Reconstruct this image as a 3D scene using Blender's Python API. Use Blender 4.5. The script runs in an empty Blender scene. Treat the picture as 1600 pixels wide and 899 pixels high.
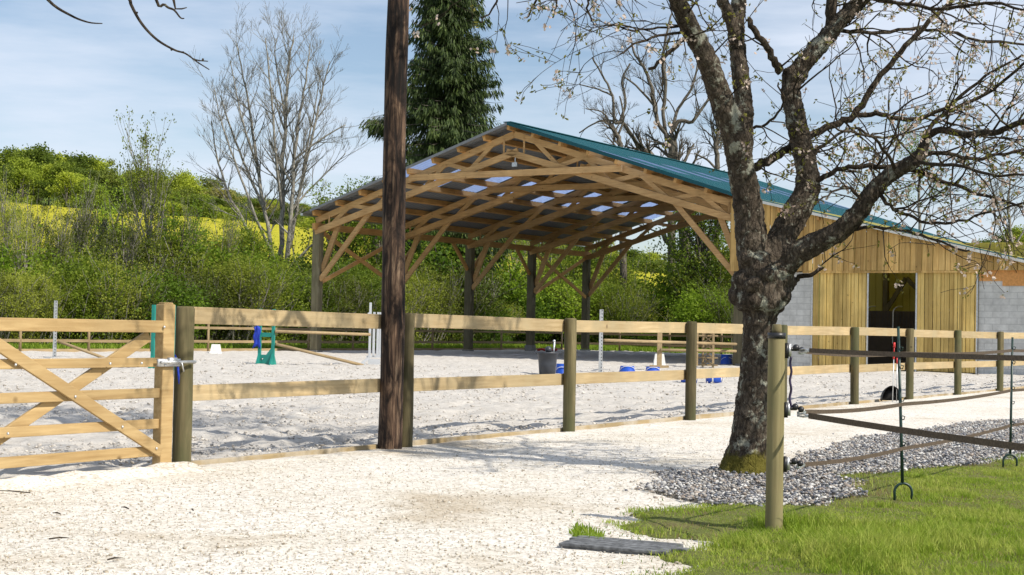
import bpy, math, random
import numpy as np
from mathutils import Vector, Matrix, Euler
R_ = math.radians
S = bpy.context.scene
COL = S.collection

# ------------------------------------------------------------------ camera
FPX, CX, CY = 2367.0, 800.0, 449.5
CAMH, PITCH, ROLL = 1.2, R_(1.51), R_(1.12)
cam_d = bpy.data.cameras.new('camera'); cam = bpy.data.objects.new('camera', cam_d); COL.objects.link(cam)
cam_d.sensor_width = 36; cam_d.lens = FPX / 1600 * 36; cam_d.clip_end = 5000; cam_d.clip_start = .1
RM = Matrix.Rotation(math.pi/2 + PITCH, 3, 'X') @ Matrix.Rotation(ROLL, 3, 'Z')
cam.matrix_world = Matrix.Translation((0, 0, CAMH)) @ RM.to_4x4()
S.camera = cam

# ------------------------------------------------------------------ light and sky
SUN_DIR = Vector((.82, -.572, 0)).normalized()
SUN_EL = R_(43)
sv = Vector((SUN_DIR.x*math.cos(SUN_EL), SUN_DIR.y*math.cos(SUN_EL), math.sin(SUN_EL)))
sl = bpy.data.lights.new('sun', 'SUN'); sl.energy = 4.7; sl.angle = R_(.53); sl.color = (1, .93, .82)
sun = bpy.data.objects.new('sun', sl); COL.objects.link(sun)
sun.rotation_euler = sv.to_track_quat('Z', 'Y').to_euler()
W = bpy.data.worlds.new('World'); S.world = W; W.use_nodes = True
wn, wl = W.node_tree.nodes, W.node_tree.links
bg = wn['Background']; bg.inputs[1].default_value = .105
sky = wn.new('ShaderNodeTexSky'); sky.sky_type = 'NISHITA'; sky.sun_disc = False
sky.sun_elevation = SUN_EL; sky.sun_rotation = math.atan2(sv.x, sv.y)
sky.air_density = 1.0; sky.dust_density = .6; sky.ozone_density = 2.0
wt = wn.new('ShaderNodeTexCoord'); wm = wn.new('ShaderNodeMapping')
wm.inputs['Scale'].default_value = (1.0, 1.0, 6.0); wm.inputs['Rotation'].default_value = (0, R_(4), 0)
wz = wn.new('ShaderNodeTexNoise'); wz.inputs['Scale'].default_value = 2.6; wz.inputs['Detail'].default_value = 8; wz.inputs['Roughness'].default_value = .58
wr = wn.new('ShaderNodeValToRGB'); wr.color_ramp.elements[0].position = .36; wr.color_ramp.elements[1].position = .62
wr.color_ramp.elements[0].color = (.10,)*3+(1,); wr.color_ramp.elements[1].color = (.85,)*3+(1,)
wx = wn.new('ShaderNodeMixRGB'); wx.inputs[2].default_value = (6.6, 7.2, 8.3, 1)
wl.new(wt.outputs['Generated'], wm.inputs[0]); wl.new(wm.outputs[0], wz.inputs[0]); wl.new(wz.outputs[0], wr.inputs[0])
wl.new(wr.outputs[0], wx.inputs[0]); wl.new(sky.outputs[0], wx.inputs[1]); wl.new(wx.outputs[0], bg.inputs[0])
S.view_settings.view_transform = 'Standard'; S.view_settings.look = 'None'; S.view_settings.gamma = 1
S.view_settings.exposure = 0.23
S.render.engine = 'CYCLES'
cy = S.cycles; cy.use_denoising = True; cy.max_bounces = 7; cy.diffuse_bounces = 4; cy.glossy_bounces = 2
cy.transmission_bounces = 4; cy.transparent_max_bounces = 8; cy.use_adaptive_sampling = True; cy.adaptive_threshold = .015
cy.caustics_reflective = False; cy.caustics_refractive = False

# ------------------------------------------------------------------ helpers
def ray(x, y):
    return RM @ Vector(((x-CX)/FPX, (CY-y)/FPX, -1))
def at(x, y, Y):                       # a point of the place at the forward distance Y
    r = ray(x, y); return Vector((0, 0, CAMH)) + r*(Y/r.y)
def gnd(x, y):
    r = ray(x, y); return Vector((0, 0, CAMH)) + r*(-CAMH/r.z)

rng = np.random.default_rng(7)
def _hash(ix, iy, seed):
    n = (ix.astype(np.int64)*374761393 + iy.astype(np.int64)*668265263 + seed*974711) & 0x7fffffff
    n = ((n ^ (n >> 13))*1274126177) & 0x7fffffff
    n = n ^ (n >> 16)
    return (n & 0xffff)/65535.0
def vnoise(x, y, seed=0):
    x = np.asarray(x, float); y = np.asarray(y, float)
    ix = np.floor(x); iy = np.floor(y); fx = x-ix; fy = y-iy
    fx = fx*fx*(3-2*fx); fy = fy*fy*(3-2*fy)
    a = _hash(ix, iy, seed); b = _hash(ix+1, iy, seed); c = _hash(ix, iy+1, seed); d = _hash(ix+1, iy+1, seed)
    return (a*(1-fx)+b*fx)*(1-fy)+(c*(1-fx)+d*fx)*fy
def fnoise(x, y, seed=0, o=3):
    r = 0; a = .5
    for k in range(o):
        r = r + a*vnoise(np.asarray(x)*2**k, np.asarray(y)*2**k, seed+k*17); a *= .5
    return r/(1-.5**o)

def mkmesh(name, V, F, mat=None, smooth=False):
    me = bpy.data.meshes.new(name); me.from_pydata([tuple(v) for v in V], [], F); me.update()
    if mat: me.materials.append(mat)
    if smooth: me.shade_smooth()
    return me
def npmesh(name, V, F, mat=None, smooth=False, attr=None):
    """V (n,3) array, F (m,k) array of same-size faces, attr: per-face value"""
    me = bpy.data.meshes.new(name); V = np.asarray(V, np.float32); F = np.asarray(F, np.int32)
    me.vertices.add(len(V)); me.vertices.foreach_set('co', V.ravel())
    k = F.shape[1]; me.loops.add(F.size); me.loops.foreach_set('vertex_index', F.ravel())
    me.polygons.add(len(F)); me.polygons.foreach_set('loop_start', np.arange(0, F.size, k, dtype=np.int32))
    if attr is not None:
        a = me.attributes.new('tint', 'FLOAT', 'FACE'); a.data.foreach_set('value', np.asarray(attr, np.float32))
    if mat: me.materials.append(mat)
    me.update(calc_edges=True); me.validate()
    if smooth: me.shade_smooth()
    return me

def tag(o, label=None, cat=None, group=None, kind=None):
    if label: o['label'] = label
    if cat: o['category'] = cat
    if group: o['group'] = group
    if kind: o['kind'] = kind
    return o
def thing(name, label, cat, loc=(0, 0, 0), rz=0, group=None):
    o = bpy.data.objects.new(name, None); COL.objects.link(o); o.location = loc; o.rotation_euler = (0, 0, rz)
    o.empty_display_size = .1
    return tag(o, label, cat, group)
def link(name, me, parent=None):
    o = bpy.data.objects.new(name, me); COL.objects.link(o)
    if parent is not None: o.parent = parent
    return o
def rootloc(p):
    v = Vector((0, 0, 0))
    while p is not None: v = v + p.location; p = p.parent
    return v

class MB:
    def __init__(s): s.v = []; s.f = []
    def add(s, V, F):
        n = len(s.v); s.v += [Vector(v) for v in V]; s.f += [tuple(i+n for i in f) for f in F]; return s
    def box(s, c, size, ax=None):
        c = Vector(c); X, Y, Z = ax if ax else (Vector((1, 0, 0)), Vector((0, 1, 0)), Vector((0, 0, 1)))
        a, b, e = [k/2 for k in size]
        V = [c+X*(i*a)+Y*(j*b)+Z*(k*e) for k in (-1, 1) for j in (-1, 1) for i in (-1, 1)]
        return s.add(V, [(0, 2, 3, 1), (4, 5, 7, 6), (0, 1, 5, 4), (2, 6, 7, 3), (0, 4, 6, 2), (1, 3, 7, 5)])
    def beam(s, p0, p1, w, h, up=(0, 0, 1)):      # w sideways, h along up
        p0 = Vector(p0); p1 = Vector(p1); d = p1-p0; L = d.length; d.normalize()
        side = d.cross(Vector(up))
        if side.length < 1e-4: side = Vector((1, 0, 0))
        side.normalize(); u = side.cross(d).normalized()
        return s.box((p0+p1)/2, (L, w, h), (d, side, u))
    def tube(s, pts, rad, n=8, cap=True, jit=0, rnd=None):
        pts = [Vector(p) for p in pts]; base = len(s.v); m = len(pts)
        if not hasattr(rad, '__len__'): rad = [rad]*m
        ref = None
        for i, p in enumerate(pts):
            t = (pts[min(i+1, m-1)]-pts[max(i-1, 0)])
            if t.length < 1e-9: t = Vector((0, 0, 1))
            t.normalize()
            if ref is None:
                ref = t.orthogonal().normalized()
            else:
                ref = ref - t*ref.dot(t)
                ref = ref.normalized() if ref.length > 1e-6 else t.orthogonal().normalized()
            b = t.cross(ref)
            for k in range(n):
                a = 2*math.pi*k/n; r = rad[i]
                if jit: r *= 1 + rnd.uniform(-jit, jit)
                s.v.append(p + ref*(math.cos(a)*r) + b*(math.sin(a)*r))
        for i in range(m-1):
            for k in range(n):
                a = base+i*n+k; b2 = base+i*n+(k+1) % n
                s.f.append((a, b2, b2+n, a+n))
        if cap:
            s.f.append(tuple(base+k for k in reversed(range(n)))); s.f.append(tuple(base+(m-1)*n+k for k in range(n)))
        return s
    def lathe(s, c, prof, n=20, sx=1, sy=1):
        c = Vector(c); base = len(s.v)
        for r, z in prof:
            for k in range(n):
                a = 2*math.pi*k/n; s.v.append(c+Vector((r*sx*math.cos(a), r*sy*math.sin(a), z)))
        for i in range(len(prof)-1):
            for k in range(n):
                a = base+i*n+k; b2 = base+i*n+(k+1) % n
                s.f.append((a, b2, b2+n, a+n))
        s.f.append(tuple(base+k for k in reversed(range(n)))); s.f.append(tuple(base+(len(prof)-1)*n+k for k in range(n)))
        return s
    def sphere(s, c, r, n=10, m=7, sc=(1, 1, 1)):
        pr = []
        base = len(s.v); c = Vector(c)
        for i in range(m+1):
            th = math.pi*i/m*.998+.001
            for k in range(n):
                a = 2*math.pi*k/n
                s.v.append(c+Vector((r*sc[0]*math.sin(th)*math.cos(a), r*sc[1]*math.sin(th)*math.sin(a), -r*sc[2]*math.cos(th))))
        for i in range(m):
            for k in range(n):
                a = base+i*n+k; b2 = base+i*n+(k+1) % n
                s.f.append((a, b2, b2+n, a+n))
        return s
    def build(s, name, mat, parent=None, smooth=False, bevel=0, local=False):
        off = Vector((0, 0, 0)) if local else rootloc(parent)
        me = mkmesh(name, [v-off for v in s.v], s.f, mat, smooth)
        o = link(name, me, parent)
        if bevel:
            b = o.modifiers.new('bevel', 'BEVEL'); b.width = bevel; b.segments = 2; b.limit_method = 'ANGLE'
        return o
def npobj(name, V, F, mat, parent=None, smooth=False, attr=None):
    V = np.asarray(V, float) - np.array(rootloc(parent))
    return link(name, npmesh(name, V, F, mat, smooth, attr), parent)

# ------------------------------------------------------------------ materials
def mat(name, rough=.8, spec=.3):
    m = bpy.data.materials.new(name); m.use_nodes = True; n = m.node_tree.nodes; b = n['Principled BSDF']
    b.inputs['Roughness'].default_value = rough; b.inputs['Specular IOR Level'].default_value = spec
    return m, n, m.node_tree.links, b
def ramp(n, stops):
    r = n.new('ShaderNodeValToRGB'); e = r.color_ramp.elements
    e[0].position = stops[0][0]; e[0].color = tuple(stops[0][1])+(1,)
    e[1].position = stops[-1][0]; e[1].color = tuple(stops[-1][1])+(1,)
    for p, c in stops[1:-1]:
        q = e.new(p); q.color = tuple(c)+(1,)
    return r
def coords(n, l, scale=(1, 1, 1), rot=(0, 0, 0), kind='Object'):
    t = n.new('ShaderNodeTexCoord'); m = n.new('ShaderNodeMapping')
    m.inputs['Scale'].default_value = scale; m.inputs['Rotation'].default_value = rot
    l.new(t.outputs[kind], m.inputs[0]); return m.outputs[0]
def noise(n, l, vec, scale, detail=4, rough=.55, dist=0):
    z = n.new('ShaderNodeTexNoise'); z.inputs['Scale'].default_value = scale; z.inputs['Detail'].default_value = detail
    z.inputs['Roughness'].default_value = rough; z.inputs['Distortion'].default_value = dist
    if vec is not None: l.new(vec, z.inputs['Vector'])
    return z.outputs[0]
def bump(n, l, h, b, strength=.5, dist=.02):
    k = n.new('ShaderNodeBump'); k.inputs['Strength'].default_value = strength; k.inputs['Distance'].default_value = dist
    l.new(h, k.inputs['Height']); l.new(k.outputs[0], b.inputs['Normal'] if 'Normal' in b.inputs else b)
    return k
def mix(n, l, f, a, b, mode='MIX'):
    x = n.new('ShaderNodeMixRGB'); x.blend_type = mode
    for i, v in ((0, f), (1, a), (2, b)):
        if hasattr(v, 'is_linked') or hasattr(v, 'links'): l.new(v, x.inputs[i])
        elif isinstance(v, (int, float)): x.inputs[i].default_value = v
        else: x.inputs[i].default_value = tuple(v)+(1,)
    return x.outputs[0]
def plain(name, c, rough=.6, metal=0, spec=.4, var=.12, sc=6):
    m, n, l, b = mat(name, rough, spec)
    v = noise(n, l, coords(n, l), sc, 4)
    r = ramp(n, [(.3, [k*(1-var) for k in c]), (.7, [min(1, k*(1+var)) for k in c])])
    l.new(v, r.inputs[0]); l.new(r.outputs[0], b.inputs['Base Color']); b.inputs['Metallic'].default_value = metal
    return m
def wood(name, dark, light, grain=(3, 3, 3), knots=True, rough=.75, sc=4.0, bs=.25, weather=None, rnd=.35):
    """grain: mapping scale, small along the fibre"""
    m, n, l, b = mat(name, rough, .25)
    c = coords(n, l, grain)
    g = noise(n, l, c, sc, 6, .65, .6)
    big = noise(n, l, coords(n, l, (.7, .7, .7)), 1.3, 3)
    r = ramp(n, [(.25, dark), (.5, [(a+q)/2 for a, q in zip(dark, light)]), (.72, light)])
    l.new(g, r.inputs[0]); col = r.outputs[0]
    r2 = ramp(n, [(.35, (.78,)*3), (.65, (1.12,)*3)]); l.new(big, r2.inputs[0])
    col = mix(n, l, 1.0, col, r2.outputs[0], 'MULTIPLY')
    oi = n.new('ShaderNodeObjectInfo'); r4 = ramp(n, [(0, (1-rnd,)*3), (1, (1.08,)*3)]); l.new(oi.outputs['Random'], r4.inputs[0])
    col = mix(n, l, 1.0, col, r4.outputs[0], 'MULTIPLY')
    if knots:
        v = n.new('ShaderNodeTexVoronoi'); v.inputs['Scale'].default_value = 2.6
        l.new(coords(n, l, (1, 1, 1.6)), v.inputs['Vector'])
        r3 = ramp(n, [(.03, (1, 1, 1)), (.075, (0, 0, 0))]); l.new(v.outputs['Distance'], r3.inputs[0])
        col = mix(n, l, r3.outputs[0], col, [k*.45 for k in dark])
    if weather:
        w = noise(n, l, coords(n, l, (1.2, 1.2, .5)), 2.2, 5, .6)
        r5 = ramp(n, [(.42, (0, 0, 0)), (.66, (1, 1, 1))]); l.new(w, r5.inputs[0])
        col = mix(n, l, r5.outputs[0], col, weather)
    l.new(col, b.inputs['Base Color']); bump(n, l, g, b, bs, .006)
    return m
def leafmat(name, cols, trans=.35, sc=.6, fine=9, oscale=.45):
    m, n, l, b = mat(name, .6, .25)
    v = noise(n, l, coords(n, l), sc, 3, .6); f = noise(n, l, coords(n, l), fine, 1)
    mx = n.new('ShaderNodeMath'); mx.operation = 'MULTIPLY_ADD'; mx.inputs[1].default_value = .45; l.new(f, mx.inputs[0])
    ad = n.new('ShaderNodeMath'); ad.operation = 'MULTIPLY_ADD'; ad.inputs[1].default_value = .55; l.new(v, ad.inputs[0])
    oi = n.new('ShaderNodeObjectInfo'); om = n.new('ShaderNodeMath'); om.operation = 'MULTIPLY_ADD'
    om.inputs[1].default_value = oscale; om.inputs[2].default_value = -oscale/2; l.new(oi.outputs['Random'], om.inputs[0])
    l.new(om.outputs[0], mx.inputs[2]); l.new(mx.outputs[0], ad.inputs[2])
    k = len(cols); r = ramp(n, [(.30+.40*i/(k-1), c) for i, c in enumerate(cols)])
    l.new(ad.outputs[0], r.inputs[0]); l.new(r.outputs[0], b.inputs['Base Color'])
    t = n.new('ShaderNodeBsdfTranslucent'); l.new(r.outputs[0], t.inputs[0])
    ms = n.new('ShaderNodeMixShader'); ms.inputs[0].default_value = trans
    l.new(b.outputs[0], ms.inputs[1]); l.new(t.outputs[0], ms.inputs[2]); l.new(ms.outputs[0], n['Material Output'].inputs[0])
    return m
def tintmat(name, cols, rough=.8):
    m, n, l, b = mat(name, rough, .3)
    a = n.new('ShaderNodeAttribute'); a.attribute_name = 'tint'
    r = ramp(n, [(i/(len(cols)-1), c) for i, c in enumerate(cols)]); l.new(a.outputs['Fac'], r.inputs[0])
    v = noise(n, l, coords(n, l), 60, 3); r2 = ramp(n, [(.3, (.8,)*3), (.7, (1.15,)*3)]); l.new(v, r2.inputs[0])
    l.new(mix(n, l, 1.0, r.outputs[0], r2.outputs[0], 'MULTIPLY'), b.inputs['Base Color'])
    return m

M = {}
FA = math.atan2(.5363, .844)   # heading of fence and barn, from +Y towards +X
ROTZ = -( -FA)                 # mapping rotation bringing fence direction onto an axis
# rail timber: mapping rotated so the mapped Y axis runs along the fence
def rot_for_fence(): return (0, 0, FA)
M['rail'] = None
def rail_wood(name, dark, light, rnd=.3, sc=5.0, weather=None, knots=True, along='L', bs=.25):
    """fibre runs along the fence heading (L), along the gable (s) or upright (z)"""
    m, n, l, b = mat(name, .72, .25)
    t = n.new('ShaderNodeTexCoord'); ro = n.new('ShaderNodeMapping'); ro.inputs['Rotation'].default_value = (0, 0, FA)
    l.new(t.outputs['Object'], ro.inputs[0]); sc_ = n.new('ShaderNodeMapping')
    sc_.inputs['Scale'].default_value = {'L': (6, .35, 6), 's': (.35, 6, 6), 'z': (6, 6, .35)}[along]
    l.new(ro.outputs[0], sc_.inputs[0])
    oi = n.new('ShaderNodeObjectInfo'); ad = n.new('ShaderNodeVectorMath'); ad.operation = 'ADD'
    mu = n.new('ShaderNodeMath'); mu.operation = 'MULTIPLY'; mu.inputs[1].default_value = 37; l.new(oi.outputs['Random'], mu.inputs[0])
    l.new(sc_.outputs[0], ad.inputs[0]); l.new(mu.outputs[0], ad.inputs[1])
    g = noise(n, l, ad.outputs[0], sc, 6, .62, .5)
    r = ramp(n, [(.28, dark), (.5, [(a+q)/2 for a, q in zip(dark, light)]), (.7, light)]); l.new(g, r.inputs[0]); col = r.outputs[0]
    big = noise(n, l, t.outputs['Object'], 1.1, 4); r2 = ramp(n, [(.35, (.82,)*3), (.65, (1.1,)*3)]); l.new(big, r2.inputs[0])
    col = mix(n, l, 1.0, col, r2.outputs[0], 'MULTIPLY')
    r4 = ramp(n, [(0, (1-rnd,)*3), (1, (1.06,)*3)]); l.new(oi.outputs['Random'], r4.inputs[0])
    col = mix(n, l, 1.0, col, r4.outputs[0], 'MULTIPLY')
    if knots:
        v = n.new('ShaderNodeTexVoronoi'); v.inputs['Scale'].default_value = 2.4; l.new(t.outputs['Object'], v.inputs['Vector'])
        r3 = ramp(n, [(.035, (1, 1, 1)), (.085, (0, 0, 0))]); l.new(v.outputs['Distance'], r3.inputs[0])
        col = mix(n, l, r3.outputs[0], col, [k*.5 for k in dark])
    if weather:
        w = noise(n, l, t.outputs['Object'], 1.7, 6, .65); r5 = ramp(n, [(.45, (0, 0, 0)), (.68, (1, 1, 1))]); l.new(w, r5.inputs[0])
        col = mix(n, l, r5.outputs[0], col, weather)
    l.new(col, b.inputs['Base Color']); bump(n, l, g, b, bs, .006)
    return m
M['rail'] = rail_wood('pine_rail', (.36, .26, .13), (.53, .41, .235), rnd=.16, weather=(.36, .29, .17))
M['kick'] = rail_wood('kickboard_pine', (.27, .20, .10), (.40, .31, .18), rnd=.16, weather=(.46, .42, .35))
M['gate'] = rail_wood('gate_pine', (.33, .215, .09), (.50, .36, .175), rnd=.12)
M['farrail'] = rail_wood('far_rail', (.27, .19, .10), (.42, .32, .18), rnd=.2, knots=False)
M['timber'] = rail_wood('barn_timber', (.44, .245, .10), (.70, .455, .205), rnd=.25, along='s')
M['timberL'] = rail_wood('barn_timber_long', (.50, .25, .08), (.76, .45, .17), rnd=.2)
M['board'] = rail_wood('cladding_board', (.31, .20, .075), (.50, .35, .15), rnd=.05, along='z', sc=3.5)
M['post'] = wood('treated_post', (.055, .045, .02), (.21, .175, .09), (3.5, 3.5, .3), True, .85, 5, .6, weather=(.075, .08, .035))
M['epost'] = wood('electric_post', (.15, .12, .055), (.33, .28, .145), (3.5, 3.5, .22), True, .8, 5, .5, weather=(.20, .19, .085))
M['column'] = wood('treated_column', (.12, .105, .06), (.24, .21, .13), (3, 3, .3), False, .85, 4, .3)
M['shade_post'] = M['column']
def pole_mat():
    m, n, l, b = mat('creosoted_pole', .8, .3)
    g = noise(n, l, coords(n, l, (11, 11, .55)), 2.2, 8, .68, .8)
    g2 = noise(n, l, coords(n, l, (4, 4, 1.1)), 1.9, 6, .65, 1.6)
    r = ramp(n, [(.36, (.014, .009, .007)), (.47, (.055, .032, .021)), (.56, (.15, .095, .06)), (.68, (.34, .25, .165))]); l.new(g, r.inputs[0])
    r2 = ramp(n, [(.42, (.12, .10, .10)), (.50, (.5, .48, .47)), (.62, (1.15, 1.12, 1.1))]); l.new(g2, r2.inputs[0])
    l.new(mix(n, l, 1.0, r.outputs[0], r2.outputs[0], 'MULTIPLY'), b.inputs['Base Color'])
    bump(n, l, g, b, .9, .02)
    return m
M['pole'] = pole_mat()
def bark_mat(name, dark, mid, light, lichen, sc=1.0, lich=.60, bs=1.0, moss_z=None):
    m, n, l, b = mat(name, .92, .15)
    c = coords(n, l, (sc, sc, sc*.45))
    g = noise(n, l, c, 16, 8, .7, .9)
    v = n.new('ShaderNodeTexVoronoi'); v.feature = 'DISTANCE_TO_EDGE'; v.inputs['Scale'].default_value = 24*sc
    l.new(coords(n, l, (1, 1, .42)), v.inputs['Vector'])
    r = ramp(n, [(.3, dark), (.5, mid), (.7, light)]); l.new(g, r.inputs[0]); col = r.outputs[0]
    rv = ramp(n, [(0, (.35,)*3), (.12, (1,)*3)]); l.new(v.outputs['Distance'], rv.inputs[0])
    col = mix(n, l, .7, col, rv.outputs[0], 'MULTIPLY')
    li = noise(n, l, coords(n, l), 7*sc, 7, .72, .4); rl = ramp(n, [(lich, (0, 0, 0)), (lich+.06, (1, 1, 1))]); l.new(li, rl.inputs[0])
    col = mix(n, l, rl.outputs[0], col, lichen)
    if moss_z is not None:
        g_ = n.new('ShaderNodeNewGeometry'); sp = n.new('ShaderNodeSeparateXYZ'); l.new(g_.outputs['Position'], sp.inputs[0])
        mr = n.new('ShaderNodeMapRange'); mr.inputs[1].default_value = moss_z; mr.inputs[2].default_value = 0.05; l.new(sp.outputs['Z'], mr.inputs[0])
        mz = noise(n, l, coords(n, l), 5, 5, .7); mm = n.new('ShaderNodeMath'); mm.operation = 'MULTIPLY'; l.new(mr.outputs[0], mm.inputs[0]); l.new(mz, mm.inputs[1])
        rm = ramp(n, [(.26, (0, 0, 0)), (.36, (1, 1, 1))]); l.new(mm.outputs[0], rm.inputs[0])
        col = mix(n, l, rm.outputs[0], col, (.12, .105, .02))
    l.new(col, b.inputs['Base Color'])
    h = mix(n, l, .5, g, rv.outputs[0], 'MULTIPLY'); bump(n, l, h, b, bs, .03)
    return m
M['bark'] = bark_mat('cherry_bark', (.022, .017, .013), (.080, .063, .047), (.18, .15, .115), (.30, .30, .24), 1, .55, 1.0, moss_z=.45)
M['twig'] = bark_mat('twig_bark', (.018, .013, .010), (.05, .038, .027), (.10, .08, .055), (.2, .2, .15), 1.5, .60, .5)
M['farbark'] = bark_mat('pale_bark', (.12, .11, .09), (.25, .235, .20), (.42, .395, .34), (.45, .43, .38), .3, .6, .3)
M['darkbark'] = bark_mat('dark_bark', (.055, .048, .038), (.135, .118, .092), (.23, .205, .165), (.17, .17, .12), .3, .62, .3)
M['leaf_a'] = leafmat('shrub_leaf', [(.045, .078, .010), (.14, .205, .018), (.28, .36, .035)], .5)
M['leaf_b'] = leafmat('willow_leaf', [(.085, .105, .020), (.22, .265, .030), (.38, .42, .06)], .5)
M['leaf_c'] = leafmat('bright_leaf', [(.075, .14, .012), (.20, .31, .022), (.33, .45, .04)], .5)
M['wood_leaf'] = leafmat('hill_wood_leaf', [(.12, .17, .02), (.27, .34, .03), (.42, .48, .05)], .45, sc=.12, fine=1.2, oscale=.9)
M['wood_leaf_d'] = leafmat('hill_wood_leaf_dark', [(.09, .13, .02), (.20, .24, .035), (.33, .31, .08)], .4, sc=.12, fine=1.2, oscale=.9)
M['spruce'] = leafmat('spruce_needles', [(.025, .042, .014), (.065, .10, .024), (.14, .18, .04)], .25, sc=.5, fine=4)
M['ivy'] = leafmat('ivy_leaf', [(.02, .035, .012), (.04, .06, .02), (.10, .13, .06)], .1)
M['cleaf'] = leafmat('cherry_young_leaf', [(.16, .16, .03), (.27, .25, .05), (.34, .26, .09)], .45)
M['petal'] = leafmat('cherry_petal', [(.48, .33, .26), (.66, .53, .45), (.76, .68, .60)], .4, fine=30)
M['grass'] = leafmat('grass_blade', [(.11, .185, .014), (.25, .36, .03), (.46, .49, .11)], .45, sc=1.1, fine=14)
M['drygrass'] = leafmat('dry_grass', [(.2, .15, .06), (.3, .24, .1), (.4, .34, .16)], .3)
M['teal'] = plain('teal_sheet', (.003, .068, .085), .5, 0, .3, .08)
M['darksheet'] = plain('underside_sheet', (.20, .21, .22), .55, 0, .4, .1)
M['whiteedge'] = plain('roof_edge_flashing', (.62, .62, .58), .5)
M['galv'] = plain('galvanised_steel', (.55, .56, .56), .38, .7, .5, .2, 20)
M['silver'] = plain('silver_paint', (.62, .64, .66), .35, .5, .5, .05)
M['white'] = plain('white_plastic', (.78, .78, .76), .5, 0, .4, .05)
M['jteal'] = plain('teal_paint', (.015, .22, .18), .45, 0, .4, .12)
M['jblue'] = plain('blue_cloth', (.015, .04, .35), .7, 0, .3, .2)
M['blue'] = plain('blue_plastic', (.012, .07, .42), .4, 0, .5, .1)
M['black'] = plain('black_plastic', (.018, .018, .02), .4, 0, .5, .2)
M['bin'] = plain('dark_grey_rubber', (.035, .04, .05), .45, 0, .5, .2)
M['green'] = plain('green_plastic', (.010, .035, .028), .4, 0, .5, .2)
M['tape'] = plain('brown_tape', (.10, .075, .055), .75, 0, .2, .35, 90)
M['red'] = plain('red_plastic', (.55, .03, .03), .4)
M['osb'] = plain('orange_board', (.62, .30, .10), .8, 0, .2, .18, 14)
M['mat_rubber'] = plain('grey_drain_cover', (.13, .135, .14), .8, 0, .3, .55, 26)
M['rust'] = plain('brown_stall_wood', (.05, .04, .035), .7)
M['purple'] = plain('purple_cable', (.03, .02, .06), .5)

def skylight_mat():
    m, n, l, b = mat('translucent_sheet', .3, .4)
    n.remove(b); t = n.new('ShaderNodeBsdfTranslucent'); t.inputs[0].default_value = (.60, .70, .90, 1)
    d = n.new('ShaderNodeBsdfTransparent'); d.inputs[0].default_value = (.70, .78, .96, 1)
    x = n.new('ShaderNodeMixShader'); x.inputs[0].default_value = .55
    g = n.new('ShaderNodeBsdfGlossy'); g.inputs['Roughness'].default_value = .25; g.inputs[0].default_value = (.8, .85, 1, 1)
    y = n.new('ShaderNodeMixShader'); y.inputs[0].default_value = .12
    l.new(t.outputs[0], x.inputs[1]); l.new(d.outputs[0], x.inputs[2]); l.new(x.outputs[0], y.inputs[1]); l.new(g.outputs[0], y.inputs[2])
    l.new(y.outputs[0], n['Material Output'].inputs[0]); return m
M['skylight'] = skylight_mat()
def pvc_mat():
    m, n, l, b = mat('pale_green_sheet', .5, .3)
    b.inputs['Base Color'].default_value = (.60, .56, .2, 1)
    t = n.new('ShaderNodeBsdfTranslucent'); t.inputs[0].default_value = (.60, .55, .2, 1)
    x = n.new('ShaderNodeMixShader'); x.inputs[0].default_value = .6
    l.new(b.outputs[0], x.inputs[1]); l.new(t.outputs[0], x.inputs[2]); l.new(x.outputs[0], n['Material Output'].inputs[0]); return m
M['pvc'] = pvc_mat()
M['foot'] = plain('concrete_foot', (.22, .215, .2), .9)

def block_mat():
    m, n, l, b = mat('concrete_block', .95, .15)
    t = n.new('ShaderNodeTexCoord'); ro = n.new('ShaderNodeMapping'); ro.inputs['Rotation'].default_value = (0, 0, FA)
    l.new(t.outputs['Object'], ro.inputs[0])
    sp = n.new('ShaderNodeSeparateXYZ'); l.new(ro.outputs[0], sp.inputs[0]); cb = n.new('ShaderNodeCombineXYZ')
    l.new(sp.outputs['X'], cb.inputs['X']); l.new(sp.outputs['Z'], cb.inputs['Y'])
    br = n.new('ShaderNodeTexBrick'); br.inputs['Scale'].default_value = 1; br.inputs['Brick Width'].default_value = .5
    br.inputs['Row Height'].default_value = .2; br.inputs['Mortar Size'].default_value = .012
    br.inputs['Color1'].default_value = (.54, .54, .515, 1); br.inputs['Color2'].default_value = (.61, .61, .58, 1); br.inputs['Mortar'].default_value = (.46, .46, .44, 1)
    l.new(cb.outputs[0], br.inputs['Vector'])
    nz = noise(n, l, t.outputs['Object'], 3, 6, .7); r = ramp(n, [(.3, (.75,)*3), (.7, (1.15,)*3)]); l.new(nz, r.inputs[0])
    l.new(mix(n, l, 1.0, br.outputs[0], r.outputs[0], 'MULTIPLY'), b.inputs['Base Color']); return m
M['block'] = block_mat()

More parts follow.
